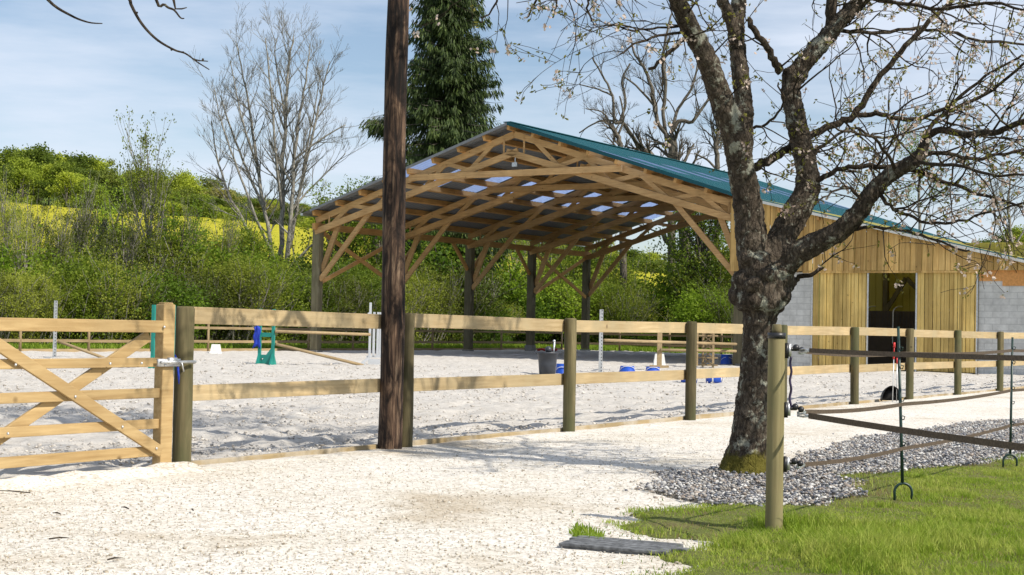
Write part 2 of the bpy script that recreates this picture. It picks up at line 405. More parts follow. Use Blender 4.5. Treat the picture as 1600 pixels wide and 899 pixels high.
def gravel_mat():
    m, n, l, b = mat('white_limestone_gravel', .95, .12)
    t = n.new('ShaderNodeTexCoord'); P = t.outputs['Object']
    v = n.new('ShaderNodeTexVoronoi'); v.inputs['Scale'].default_value = 55; l.new(P, v.inputs['Vector'])
    v2 = n.new('ShaderNodeTexVoronoi'); v2.inputs['Scale'].default_value = 120; l.new(P, v2.inputs['Vector'])
    r = ramp(n, [(0, (.39, .355, .30)), (.14, (.57, .54, .485)), (.5, (.68, .655, .605)), (1, (.76, .74, .695))])
    sp = n.new('ShaderNodeSeparateXYZ'); l.new(v.outputs['Color'], sp.inputs[0]); l.new(sp.outputs['X'], r.inputs[0])
    big = noise(n, l, P, .55, 5, .6, .3); rb = ramp(n, [(.32, (.74, .67, .57)), (.43, (.95, .925, .88)), (.54, (1, .985, .965)), (.7, (1.04, 1.03, 1.02))]); l.new(big, rb.inputs[0])
    col = mix(n, l, 1.0, r.outputs[0], rb.outputs[0], 'MULTIPLY')
    sm = noise(n, l, P, 9, 6, .75); rs = ramp(n, [(.34, (.60, .55, .48)), (.47, (1, 1, 1))]); l.new(sm, rs.inputs[0])
    col = mix(n, l, .8, col, rs.outputs[0], 'MULTIPLY')
    l.new(col, b.inputs['Base Color'])
    h = mix(n, l, .5, v.outputs['Distance'], v2.outputs['Distance']); h2 = mix(n, l, .35, h, sm)
    bump(n, l, h2, b, .7, .009); return m
M['gravel'] = gravel_mat()
def sand_mat():
    m, n, l, b = mat('arena_sand', .95, .12)
    t = n.new('ShaderNodeTexCoord'); P = t.outputs['Object']
    a = noise(n, l, P, 5, 8, .75, .5); r = ramp(n, [(.3, (.40, .37, .325)), (.5, (.54, .51, .465)), (.7, (.62, .59, .545))]); l.new(a, r.inputs[0])
    c = noise(n, l, P, 30, 5, .8); rc = ramp(n, [(.3, (.62, .59, .55)), (.42, (1, 1, 1))]); l.new(c, rc.inputs[0])
    l.new(mix(n, l, .9, r.outputs[0], rc.outputs[0], 'MULTIPLY'), b.inputs['Base Color'])
    h = mix(n, l, .3, a, c); bump(n, l, h, b, .9, .05); return m
M['sand'] = sand_mat()
def lawn_mat(name, cols, sc=2.2):
    m, n, l, b = mat(name, .95, .1)
    t = n.new('ShaderNodeTexCoord'); P = t.outputs['Object']
    a = noise(n, l, P, sc, 8, .7, .3); r = ramp(n, [(.28+.44*i/(len(cols)-1), c) for i, c in enumerate(cols)]); l.new(a, r.inputs[0])
    c = noise(n, l, P, sc*18, 4, .8); rc = ramp(n, [(.3, (.5,)*3), (.65, (1.25,)*3)]); l.new(c, rc.inputs[0])
    l.new(mix(n, l, 1.0, r.outputs[0], rc.outputs[0], 'MULTIPLY'), b.inputs['Base Color']); bump(n, l, c, b, .8, .03); return m
M['lawn'] = lawn_mat('lawn_soil', [(.19, .15, .08), (.17, .18, .06), (.13, .18, .03)])
M['turf'] = lawn_mat('meadow_turf', [(.06, .10, .02), (.10, .15, .03), (.15, .19, .05)], .5)
M['pebblebed'] = lawn_mat('pebble_bed', [(.10, .09, .075), (.17, .16, .14), (.25, .235, .21)], 6)
M['pebble'] = tintmat('pebbles', [(.10, .105, .12), (.20, .205, .23), (.33, .32, .30), (.29, .235, .19), (.46, .46, .45), (.68, .66, .62)])
M['clod'] = tintmat('clods', [(.30, .27, .23), (.50, .46, .41), (.62, .58, .52)])
M['chip'] = tintmat('limestone_chips', [(.30, .25, .18), (.48, .43, .35), (.60, .56, .48), (.68, .65, .58)])
def field_mat():
    m, n, l, b = mat('rapeseed_flowers', .9, .1)
    t = n.new('ShaderNodeTexCoord'); P = t.outputs['Object']
    a = noise(n, l, P, .25, 8, .7); r = ramp(n, [(.3, (.29, .28, .025)), (.5, (.40, .37, .03)), (.7, (.47, .43, .035))]); l.new(a, r.inputs[0])
    c = noise(n, l, P, 2.5, 4, .8); rc = ramp(n, [(.35, (.42, .55, .3)), (.5, (1, 1, 1))]); l.new(c, rc.inputs[0])
    l.new(mix(n, l, .8, r.outputs[0], rc.outputs[0], 'MULTIPLY'), b.inputs['Base Color']); bump(n, l, c, b, .6, .3); return m
M['field'] = field_mat()

# ------------------------------------------------------------------ frame of the place
d = Vector((math.sin(FA), math.cos(FA), 0)); g = Vector((math.cos(FA), -math.sin(FA), 0)); UP = Vector((0, 0, 1))
A = gnd(493, 551.5); A.z = 0
def P(s, L, z=0): return A + g*s + d*L + UP*z
F0 = gnd(283, 735); F0.z = 0
def fline(t, off=0, z=0): return F0 + d*t + g*off + UP*z
FS = (F0-A).dot(g)                          # fence distance across the arena
FL0 = (F0-A).dot(d)
def t_at_px(x):
    r = ray(x, 560); k = r.x/r.y
    return (k*F0.y-F0.x)/(d.x-k*d.y)
print('A', A, 'F0', F0, 'FS', FS, 'FL0', FL0)

def gh(x, y):                               # micro relief of the near ground
    return .022*(fnoise(np.asarray(x)*.9, np.asarray(y)*.9, 3, 3)-.5)

# ---- terrain, hill and rapeseed
uu = np.array([(x-800)/2367 for x in (-300, 0, 400, 770, 1010, 1100, 1300, 1600, 1900)])
hh = np.array([24.5, 23.3, 20, 15.3, 11.7, 11.0, 13.0, 17.0, 19.0])
def elev(x, y):
    x = np.asarray(x, float); y = np.asarray(y, float)
    u = x/np.maximum(y, 60); top = np.interp(u, uu, hh)
    k = np.clip((y-112)/(300-112), 0, None)
    k = np.where(k < 1, k**1.15, 1+(k-1)*.9)
    return np.where(y > 112, top*np.minimum(k, 1.9), 0) + .8*(fnoise(x*.02, y*.02, 5)-.5)*np.clip((y-115)/60, 0, 1)
def sheet(name, ys, us, zfun, m, kind, wfun=None, off=0):
    Y, U = np.meshgrid(ys, us, indexing='ij'); X = U*(Y if wfun is None else wfun(Y))
    Z = zfun(X, Y)+off
    V = np.stack([X, Y, Z], -1).reshape(-1, 3); a, b = len(ys), len(us)
    i = np.arange(a-1)[:, None]*b+np.arange(b-1)[None, :]
    F = np.stack([i, i+1, i+b+1, i+b], -1).reshape(-1, 4)
    o = link(name, npmesh(name, V, F, m, True)); tag(o, kind=kind); return o
ys = np.concatenate([np.linspace(-60, 20, 9), np.linspace(25, 110, 18), np.linspace(115, 340, 60), np.geomspace(350, 3000, 25)])
sheet('ground', ys, np.linspace(-1.6, 1.6, 90), elev, M['turf'], 'structure', lambda Y: np.maximum(Y, 60), -.06)
o = sheet('rapeseed_field', np.linspace(150, 302, 120), np.linspace(-.5, .16, 150),
      lambda x, y: elev(x, y)+.9+.5*(vnoise(x*.9, y*.9, 9)-.5), M['field'], 'stuff')
tag(o, 'yellow flowering rapeseed field on the slope behind the hedge', 'crop field')

# ---- arena sand: a fan of rows between its two long fences
rows = np.geomspace(8, 95, 430); ts = np.linspace(0, 1, 300)
YY, TT = np.meshgrid(rows, ts, indexing='ij')
XR = np.minimum(F0.x + (YY-F0.y)*d.x/d.y - .12, .42*YY+1)
lf = P(-2.0, 0); XLf = lf.x + (YY-lf.y)*d.x/d.y
XL = np.maximum(-.40*YY-3, XLf); XL = np.minimum(XL, XR-.02)
XX = XL+(XR-XL)*TT
clods = fnoise(XX*3.1, YY*3.1, 11, 3); hoof = fnoise(XX*1.3+20, YY*1.3, 21, 2)
ZZ = .03+.11*np.clip(clods-.5, -.2, .25)+.05*(hoof-.5) - .05*np.clip(.40-vnoise(XX*4.2, YY*4.2, 31), 0, 1)*2+.03*(fnoise(XX*9, YY*9, 33, 2)-.5)
n1 = len(ts); idx = np.arange(len(rows)-1)[:, None]*n1+np.arange(n1-1)[None, :]
Fc = np.stack([idx, idx+1, idx+n1+1, idx+n1], -1).reshape(-1, 4)
Vc = np.stack([XX, YY, ZZ], -1).reshape(-1, 3)
Lc = (Vc[:, 0]-A.x)*d.x+(Vc[:, 1]-A.y)*d.y
Fc = Fc[(Lc[Fc[:, 0]] < 23.6)]
o = link('arena_ground', npmesh('arena_ground', Vc, Fc, M['sand'], True)); tag(o, kind='structure')

_n = 30000; _Y = 12*np.exp(rng.random(_n)*1.35); _X = rng.uniform(-.36, .36, _n)*_Y
_dd = (_X-F0.x)*g.x+(_Y-F0.y)*g.y; _k = (_dd < -.15) & (vnoise(_X*1.2, _Y*1.2, 71) > .35); ARX, ARY = _X[_k], _Y[_k]
# ---- white gravel track in front of the fence
rows = np.geomspace(3, 75, 360); ts = np.linspace(0, 1, 260)
YY, TT = np.meshgrid(rows, ts, indexing='ij')
XLn = np.maximum(-.42*YY-3, F0.x+(YY-F0.y)*d.x/d.y-.13); XRn = .42*YY+3
XX = XLn+(XRn-XLn)*TT
da = (XX-F0.x)*g.x+(YY-F0.y)*g.y            # distance off the fence line
ta = (XX-F0.x)*d.x+(YY-F0.y)*d.y
ZZ = .012+gh(XX, YY)+.012*(fnoise(XX*7, YY*7, 41, 2)-.5)
ZZ += np.exp(-((da-.12)/.16)**2)*np.where(ta < 0, .10, .02)*fnoise(XX*5, YY*5, 51, 2)
n1 = len(ts); idx = np.arange(len(rows)-1)[:, None]*n1+np.arange(n1-1)[None, :]
Fc = np.stack([idx, idx+1, idx+n1+1, idx+n1], -1).reshape(-1, 4)
Vc = np.stack([XX, YY, ZZ], -1).reshape(-1, 3)
Lc = (Vc[:, 0]-A.x)*d.x+(Vc[:, 1]-A.y)*d.y
Fc = Fc[Lc[Fc[:, 0]] < 30]
o = link('gravel_track', npmesh('gravel_track', Vc, Fc, M['gravel'], True)); tag(o, kind='structure')

def inpoly(px, py, poly):
    r = np.zeros(len(px), bool); n = len(poly)
    for i in range(n):
        x0, y0 = poly[i]; x1, y1 = poly[(i+1) % n]
        c = ((y0 > py) != (y1 > py)) & (px < (x1-x0)*(py-y0)/(y1-y0+1e-12)+x0); r ^= c
    return r
def gpoly(pts): return [tuple(gnd(*p)[:2]) for p in pts]
PEB = gpoly([(1000, 772), (1030, 748), (1075, 738), (1140, 734), (1215, 733), (1270, 712), (1330, 692), (1420, 678), (1520, 664), (1700, 650),
             (1700, 700), (1600, 722), (1500, 734), (1400, 742), (1320, 752), (1345, 782), (1290, 798), (1180, 802), (1080, 796)])
LAWN = gpoly([(1010, 990), (1035, 899), (1075, 868), (1110, 850), (1040, 846), (960, 838), (945, 822), (1000, 800), (1100, 795), (1200, 798), (1330, 786),
              (1310, 752), (1400, 738), (1500, 732), (1600, 716), (1800, 690), (2100, 760), (2300, 990)])
def zone(name, poly, off, step, m, warp=.12):
    ax = np.array(poly); x0, y0 = ax.min(0)-.3; x1, y1 = ax.max(0)+.3
    xs = np.arange(x0, x1, step); ysr = np.arange(y0, y1, step)
    X, Y = np.meshgrid(xs, ysr); sh = X.shape
    wx = X+warp*(fnoise(X*2.5, Y*2.5, 61, 3)-.5)*2.4; wy = Y+warp*(fnoise(X*2.5, Y*2.5, 71, 3)-.5)*2.4
    ins = inpoly(wx.ravel(), wy.ravel(), poly).reshape(sh)
    soft = ins.astype(float)
    for _ in range(7): soft = (soft+np.roll(soft, 1, 0)+np.roll(soft, -1, 0)+np.roll(soft, 1, 1)+np.roll(soft, -1, 1))/5
    Z = off+gh(X, Y)+.022*(fnoise(X*6, Y*6, 81, 2)-.5)-.05*np.clip(1-soft*1.15, 0, 1)
    i = np.arange(sh[0]-1)[:, None]*sh[1]+np.arange(sh[1]-1)[None, :]
    k = (soft[:-1, :-1] > .03)
    F = np.stack([i, i+1, i+sh[1]+1, i+sh[1]], -1)[k]
    V = np.stack([X, Y, Z], -1).reshape(-1, 3)
    used = np.unique(F); re = np.full(len(V), -1); re[used] = np.arange(len(used))
    o = link(name, npmesh(name, V[used], re[F], m, True)); tag(o, kind='structure'); return o
zone('pebble_ground', PEB, .020, .05, M['pebblebed'])
zone('lawn_ground', LAWN, .030, .05, M['lawn'], .3)
def sample(poly, n, warp=.12, pad=0):
    ax = np.array(poly); x0, y0 = ax.min(0)-.2; x1, y1 = ax.max(0)+.2
    X = rng.uniform(x0, x1, n); Y = rng.uniform(y0, y1, n)
    wx = X+warp*(fnoise(X*2.5, Y*2.5, 61, 3)-.5)*2; wy = Y+warp*(fnoise(X*2.5, Y*2.5, 71, 3)-.5)*2
    k = inpoly(wx, wy, poly) & (np.abs(X) < .44*Y+.4); return X[k], Y[k]
# unit stone shapes
def ico():
    t = (1+5**.5)/2
    V = np.array([(-1, t, 0), (1, t, 0), (-1, -t, 0), (1, -t, 0), (0, -1, t), (0, 1, t), (0, -1, -t), (0, 1, -t), (t, 0, -1), (t, 0, 1), (-t, 0, -1), (-t, 0, 1)])/math.sqrt(1+t*t)
    F = np.array([(0, 11, 5), (0, 5, 1), (0, 1, 7), (0, 7, 10), (0, 10, 11), (1, 5, 9), (5, 11, 4), (11, 10, 2), (10, 7, 6), (7, 1, 8), (3, 9, 4), (3, 4, 2), (3, 2, 6), (3, 6, 8), (3, 8, 9), (4, 9, 5), (2, 4, 11), (6, 2, 10), (8, 6, 7), (9, 8, 1)])
    return V, F
def stones(name, X, Y, Z, size, m, flat=.6, smooth=True):
    V0, F0_ = ico(); n = len(X)
    sc = size[:, None]*np.stack([rng.uniform(.7, 1.35, n), rng.uniform(.6, 1.1, n), rng.uniform(flat*.7, flat*1.2, n)], -1)
    V = V0[None]*(1+rng.uniform(-.18, .18, (n, 12, 1)))*sc[:, None]
    a = rng.uniform(0, 6.28, n); c, s = np.cos(a)[:, None], np.sin(a)[:, None]
    b = rng.uniform(-.5, .5, n); cb, sb = np.cos(b)[:, None], np.sin(b)[:, None]
    x, y, z = V[..., 0], V[..., 1], V[..., 2]; x, z = x*cb-z*sb, x*sb+z*cb
    x, y = x*c-y*s, x*s+y*c
    V = np.stack([x+X[:, None], y+Y[:, None], z+Z[:, None]], -1).reshape(-1, 3)
    F = (F0_[None]+12*np.arange(n)[:, None, None]).reshape(-1, 3)
    at_ = np.repeat(rng.random(n), 20)
    return link(name, npmesh(name, V, F, m, smooth, at_))
X, Y = sample(PEB, 190000, .22)
Z = .026+gh(X, Y)+rng.uniform(0, .028, len(X))
o = stones('pebbles', X, Y, Z, rng.gamma(5, .0022, len(X)), M['pebble']); tag(o, 'grey and white river pebbles strewn round the cherry trunk', 'pebbles', kind='stuff')
X, Y = sample(PEB, 22000, .22); X = X+rng.normal(0, .16, len(X)); Y = Y+rng.normal(0, .30, len(Y)); k = ~inpoly(X, Y, LAWN) & ~inpoly(X, Y, PEB); X, Y = X[k], Y[k]
o = stones('stray_pebbles', X, Y, .016+gh(X, Y), rng.gamma(5, .0019, len(X)), M['pebble']); tag(o, 'stray pebbles scattered thinly over the gravel round the pebble bed', 'pebbles', kind='stuff')
o = stones('sand_clods', ARX, ARY, .03+.02*rng.random(len(ARX)), rng.gamma(3, .0036, len(ARX))*(.6+.4*ARY/20), M['clod'], .5); tag(o, 'loose clods churned up over the white arena sand', 'sand clods', kind='stuff')
# loose limestone chips on the track
n = 45000; Y = 6.5*np.exp(rng.random(n)*1.0); X = rng.uniform(-.36, .36, n)*Y
dd = (X-F0.x)*g.x+(Y-F0.y)*g.y; k = (dd > .05) & (~inpoly(X, Y, LAWN) | (X < .13*Y) | (rng.random(len(X)) < .12)); X, Y = X[k], Y[k]
o = stones('limestone_chips', X, Y, .016+gh(X, Y), rng.gamma(3, .0013, len(X)), M['chip']); tag(o, 'loose white limestone chips scattered over the gravel track', 'gravel chips', kind='stuff')

# ---- grass blades on the lawn
def blades(name, X, Y, Z0, H, m, wid=.0024, lean=1.0):
    n = len(X); a = rng.uniform(0, 6.28, n); ln = rng.uniform(.05, lean, n)*H
    dx, dy = np.cos(a)*ln, np.sin(a)*ln; b = rng.uniform(0, 6.28, n); wx, wy = np.cos(b)*wid, np.sin(b)*wid
    p = []
    for t, w in ((0, 1), (.55, .85)):
        for s_ in (-1, 1):
            p.append(np.stack([X+dx*t*t+wx*s_*w, Y+dy*t*t+wy*s_*w, Z0+H*t*(1-.1*t)], -1))
    p.append(np.stack([X+dx, Y+dy, Z0+H*.9], -1)); V = np.stack(p, 1).reshape(-1, 3)
    i = 5*np.arange(n)[:, None]
    F = np.concatenate([i+np.array([[0, 1, 3]]), i+np.array([[0, 3, 2]]), i+np.array([[2, 3, 4]])], 0)
    return link(name, npmesh(name, V, F, m))
X, Y = sample(LAWN, 560000, .3)
dens = fnoise(X*.8, Y*.8, 91, 3); edge = inpoly(X, Y, gpoly([(1080, 990), (1070, 890), (1150, 840), (1240, 815), (1380, 790), (1420, 750), (1600, 725), (1900, 700), (2300, 990)]))
keep = rng.random(len(X)) < np.where(edge, np.clip((dens-.10)*3.0, .5, 1), np.clip((dens-.36)*3.2, .06, .7))
X, Y = X[keep], Y[keep]; tall = fnoise(X*1.1+9, Y*1.1, 101, 2)
big = vnoise(X*2.4, Y*2.4, 131)
H = rng.uniform(.010, .032, len(X))*(1+1.6*np.clip(tall-.5, 0, 1)*3)*np.where(big > .70, 2.1, 1)
o = blades('grass', X, Y, .02+gh(X, Y), H, M['grass']); tag(o, 'short green spring grass in the right foreground', 'grass', kind='stuff')
X, Y = sample(LAWN, 90000, .3); X = X+rng.normal(0, .14, len(X)); Y = Y+rng.normal(0, .22, len(Y)); k = (~inpoly(X, Y, LAWN)) & (fnoise(X*4, Y*4, 141, 2) > .5); X, Y = X[k], Y[k]
o = blades('straggling_grass', X, Y, .014+gh(X, Y), rng.uniform(.01, .035, len(X)), M['grass'], .003, 1.0); tag(o, 'straggling grass growing thinly into the gravel and pebbles', 'grass', kind='stuff')
X, Y = sample(LAWN, 60000, .16); k = rng.random(len(X)) < np.clip((.60-fnoise(X*.8, Y*.8, 91, 3))*4, .1, 1); X, Y = X[k], Y[k]
o = blades('dry_grass', X, Y, .02+gh(X, Y), rng.uniform(.015, .04, len(X)), M['drygrass'], .003, 1.6); tag(o, 'dry straw coloured grass lying among the green', 'dry grass', kind='stuff')
# a few weeds on the edge of the track
tp = gpoly([(905, 850), (880, 835), (900, 826), (935, 838), (945, 856)])
X, Y = sample(tp, 9000, .05); k = rng.random(len(X)) < .35; X, Y = X[k], Y[k]
o = blades('weeds', X, Y, .012+gh(X, Y), rng.uniform(.02, .06, len(X)), M['grass'], .004, .9); tag(o, 'small tuft of weeds in the white gravel by the drain cover', 'weeds', kind='stuff')
# far meadow grass behind the arena
n = 60000; Ls = rng.uniform(-30, 34, n); ss = np.where(rng.random(n) < .6, rng.uniform(-9, -2.1, n), rng.uniform(-6, 20, n)); Ls = np.where(ss > -4, rng.uniform(24.2, 34, n), Ls)
X = A.x+g.x*ss+d.x*Ls; Y = A.y+g.y*ss+d.y*Ls; k = np.abs(X) < .38*Y; X, Y = X[k], Y[k]
o = blades('meadow_grass', X, Y, np.full(len(X), -.06), rng.uniform(.12, .4, len(X)), M['grass'], .03, .6); tag(o, 'rough meadow grass beyond the far arena fence', 'grass', kind='stuff')

# ================================================================== BARN
barn = thing('open_timber_barn', 'large open sided timber barn with a teal sheet roof and boarded lean-to', 'barn', A)
W_, LEN, BAY = 19.0, 22.4, 5.6
EZ, SL = 5.87, .32
RL0, RL1 = -.55, 22.9
LS, LEND = .238, 31.8
def zr(s):
    if s <= W_/2: return EZ+SL*s
    if s <= W_: return EZ+SL*(W_-s)
    return EZ-LS*(s-W_)
def sheet_part(name, s0, s1, L0, L1, m, parent, off=0, rib=.02, pitch=.25, th=.004):
    """profiled roof sheet, ribs running down the slope"""
    xs = []; L = L0
    while L < L1-1e-6:
        for q, h in ((0, 0), (.55, 0), (.65, 1), (.9, 1)):
            x = L+q*pitch
            if x < L1: xs.append((x, h*rib))
        L += pitch
    xs.append((L1, 0)); b = MB(); V = []; F = []; n = len(xs)
    for lay in (0, -th):
        for s_ in (s0, s1):
            for x, h in xs: V.append(P(s_, x, zr(s_)+off+h+lay))
    for i in range(n-1):
        F.append((i, i+1, n+i+1, n+i)); F.append((2*n+i, 3*n+i, 3*n+i+1, 2*n+i+1))
    F.append((0, n, 3*n, 2*n)); F.append((n-1, 3*n-1, 4*n-1, 2*n-1))
    for i in range(n-1):
        F.append((i, 2*n+i, 2*n+i+1, i+1)); F.append((n+i, n+i+1, 3*n+i+1, 3*n+i))
    return b.add(V, F).build(name, m, parent)
def two_sided():
    m, n, l, b = mat('roof_sheet_two_coat', .4, .4)
    ge = n.new('ShaderNodeNewGeometry'); sp = n.new('ShaderNodeSeparateXYZ'); l.new(ge.outputs['True Normal'], sp.inputs[0])
    return m
pu = 9.5/8
bnd = (3.05*pu, 4.98*pu)                     # translucent band, measured from each eave
for side in (0, 1):
    T = (lambda q: q) if side == 0 else (lambda q: W_-q)
    for q0, q1, nm, m in ((-.4 if side == 0 else .0, bnd[0], 'roof_sheet', M['teal']), (bnd[0], bnd[1], 'translucent_roof_sheet', M['skylight']), (bnd[1], 9.5, 'roof_sheet', M['teal'])):
        a, b_ = sorted((T(q0), T(q1)))
        if nm == 'translucent_roof_sheet':
            # translucent panels alternate with opaque ones along the roof
            step = BAY/2
            L = RL0; k = 0
            while L < RL1-.01:
                L2 = min(L+(1.15 if k % 2 == 0 else 1.65), RL1)
                if k % 2 == 0:
                    sheet_part('translucent_roof_sheet', a, b_, L, L2, M['skylight'], barn)
                else:
                    sheet_part('roof_sheet', a, b_, L, L2, M['teal'], barn)
                    sheet_part('roof_lining', a, b_, L, L2, M['darksheet'], barn, -.012)
                L = L2; k += 1
        else:
            sheet_part(nm, a, b_, RL0, RL1, m, barn)
            sheet_part('roof_lining', a, b_, RL0, RL1, M['darksheet'], barn, -.012)
sheet_part('lean_to_roof', W_, LEND, RL0, .8, M['teal'], barn)
sheet_part('translucent_roof_sheet', W_, LEND, .8, 12, M['pvc'], barn)  # unseen translucent strip, added to let daylight into the lean-to interior
sheet_part('lean_to_roof', W_, LEND, 12, RL1, M['teal'], barn)
b = MB(); b.beam(P(W_/2, RL0, zr(W_/2)+.02), P(W_/2, RL1, zr(W_/2)+.02), .34, .03); b.build('ridge_cap', M['teal'], barn)
b = MB(); b.beam(P(W_/2, RL0-.012, zr(9.5)-.03), P(W_, RL0-.012, zr(W_)-.03), .02, .13); b.build('verge_flashing', M['teal'], barn)
b = MB(); b.beam(P(W_+.02, RL0-.012, zr(W_)-.06), P(LEND, RL0-.012, zr(LEND)-.06), .02, .09); b.build('verge_flashing', M['whiteedge'], barn)
b = MB(); b.beam(P(-.0, RL0-.012, zr(0)-.05), P(W_/2, RL0-.012, zr(9.5)-.05), .02, .10); b.build('verge_flashing', M['darksheet'], barn)
b = MB(); b.beam(P(-.45, RL0, zr(-.4)-.06), P(-.45, RL1, zr(-.4)-.06), .12, .1); b.build('gutter', M['galv'], barn)
# purlins
for i in range(17):
    s_ = .1+pu*i if i < 8 else (W_/2-.0 if i == 8 else W_-.1-pu*(16-i))
    b = MB()
    sg = 1 if s_ < 9.5 else -1
    nrm = Vector((0, 0, 1))*1.0 - g*(SL*sg); nrm.normalize()
    if i == 8: nrm = UP
    c0 = P(s_, RL0+.08, zr(s_)-.155); c1 = P(s_, RL1-.1, zr(s_)-.155)
    b.beam(c0, c1, .12, .22, nrm); b.build('purlin', M['timberL'], barn)
for i in range(1, 9):
    s_ = W_+i*1.4; b = MB(); b.beam(P(s_, RL0+.08, zr(s_)-.14), P(s_, RL1, zr(s_)-.14), .08, .18); b.build('purlin', M['timberL'], barn)
# trusses
def truss(L, back=0):
    t = link('truss', mkmesh('truss', [P(0, L, zr(0)-.38)-A, P(0.01, L, zr(0)-.38)-A, P(0, L+.01, zr(0)-.38)-A], [(0, 1, 2)], M['timber']), barn)
    ZT = lambda s_: zr(s_)-.265-.12         # rafter axis
    for side in (0, 1):
        T = (lambda q: q) if side == 0 else (lambda q: W_-q)
        for dl in (0,):
            b = MB(); b.beam(P(T(-.1), L, ZT(T(0))-.035), P(W_/2, L, ZT(W_/2)), .12, .24); b.build('rafter', M['timber'], t)
            b = MB(); b.beam(P(T(-.05), L-.13, 4.98), P(T(9.75), L-.13, 7.86), .09, .24); b.build('lower_chord', M['timber'], t)
            if L > 0: b = MB(); b.beam(P(T(-.05), L+.13, 4.98), P(T(9.6), L+.13, 7.84), .07, .22); b.build('lower_chord', M['timber'], t)
        zl = lambda q: 4.98+(7.86-4.98)*q/9.6
        w = MB(); q = .9; up = False
        pts = [(.55, 0), (1.7, 1), (2.9, 0), (4.1, 1), (5.3, 0), (6.4, 1), (7.5, 0), (8.6, 1)]
        for (q0, u0), (q1, u1) in zip(pts, pts[1:]):
            z0 = ZT(T(q0)) if u0 else zl(q0); z1 = ZT(T(q1)) if u1 else zl(q1)
            w.beam(P(T(q0), L-.03, z0), P(T(q1), L-.03, z1), .07, .16)
        w.beam(P(T(.6), L-.035, zl(.6)), P(T(.6), L-.035, ZT(T(.6))), .07, .15)
        w.beam(P(T(9.05), L-.035, 7.72), P(T(9.05), L-.035, ZT(T(9.05))), .07, .13)
        w.build('web', M['timber'], t)
        kb = MB(); kb.beam(P(T(.18), L-.03, 3.0), P(T(2.75), L-.03, zl(2.75)), .1, .2); kb.build('knee_brace', M['timber'], t)
        kb = MB(); kb.beam(P(T(.18), L+.08, 3.35), P(T(1.25), L+.08, ZT(T(1.25))), .1, .22); kb.build('knee_brace', M['timber'], t)
    b = MB(); b.beam(P(4.75, L-.22, 7.02), P(14.25, L-.22, 7.02), .09, .24); b.build('tie_beam', M['timber'], t)
    return t
for k in range(5): truss(k*BAY)
# columns
for k in range(5):
    for s_ in (0, W_):
        if s_ == W_ and k > 0: top = zr(W_)-.6
        b = MB(); L = k*BAY
        b.box(P(s_, L, 2.6), (.36, .30, 4.95), (g, d, UP)); c = b.build('column', M['column'], barn, bevel=.01)
        b = MB(); hf_ = .36 if (k == 3 and s_ == 0) else .14; b.box(P(s_, L, hf_/2-.03), (.42, .38, hf_), (g, d, UP)); b.build('footing', M['foot'], c)
        b = MB(); b.box(P(s_, L+.0, 5.22), (.12, .24, .3), (g, d, UP)); b.build('column_head', M['timber'], c)
# eave beams and long bracing
for s_ in (0, W_):
    b = MB(); b.beam(P(s_, -.3, 5.2), P(s_, LEN+.3, 5.2), .16, .26); b.build('eave_beam', M['timberL'], barn)
    for k in range(4):
        L0, L1 = k*BAY+.2, (k+1)*BAY-.2
        if k in (0, 3) and s_ == 0:
            b = MB(); b.beam(P(s_, L0, 2.9), P(s_, L1, 4.95), .08, .16); b.build('wind_brace', M['timberL'], barn)
            b = MB(); b.beam(P(s_+.09, L0, 4.95), P(s_+.09, L1, 2.9), .08, .16); b.build('wind_brace', M['timberL'], barn)
        else:
            b = MB(); b.beam(P(s_, L0, 3.9), P(s_, L0+1.25, 5.1), .1, .16); b.build('wind_brace', M['timberL'], barn)
            b = MB(); b.beam(P(s_, L1, 3.9), P(s_, L1-1.25, 5.1), .1, .16); b.build('wind_brace', M['timberL'], barn)
# rear gable: boarded pieces of a second lower chord for depth, floodlight at the front
b = MB(); b.box(P(9.6, -.1, 7.36), (.22, .08, .16), (g, d, UP)); b.box(P(9.6, -.07, 7.52), (.04, .04, .2), (g, d, UP)); b.build('floodlight', M['galv'], barn)
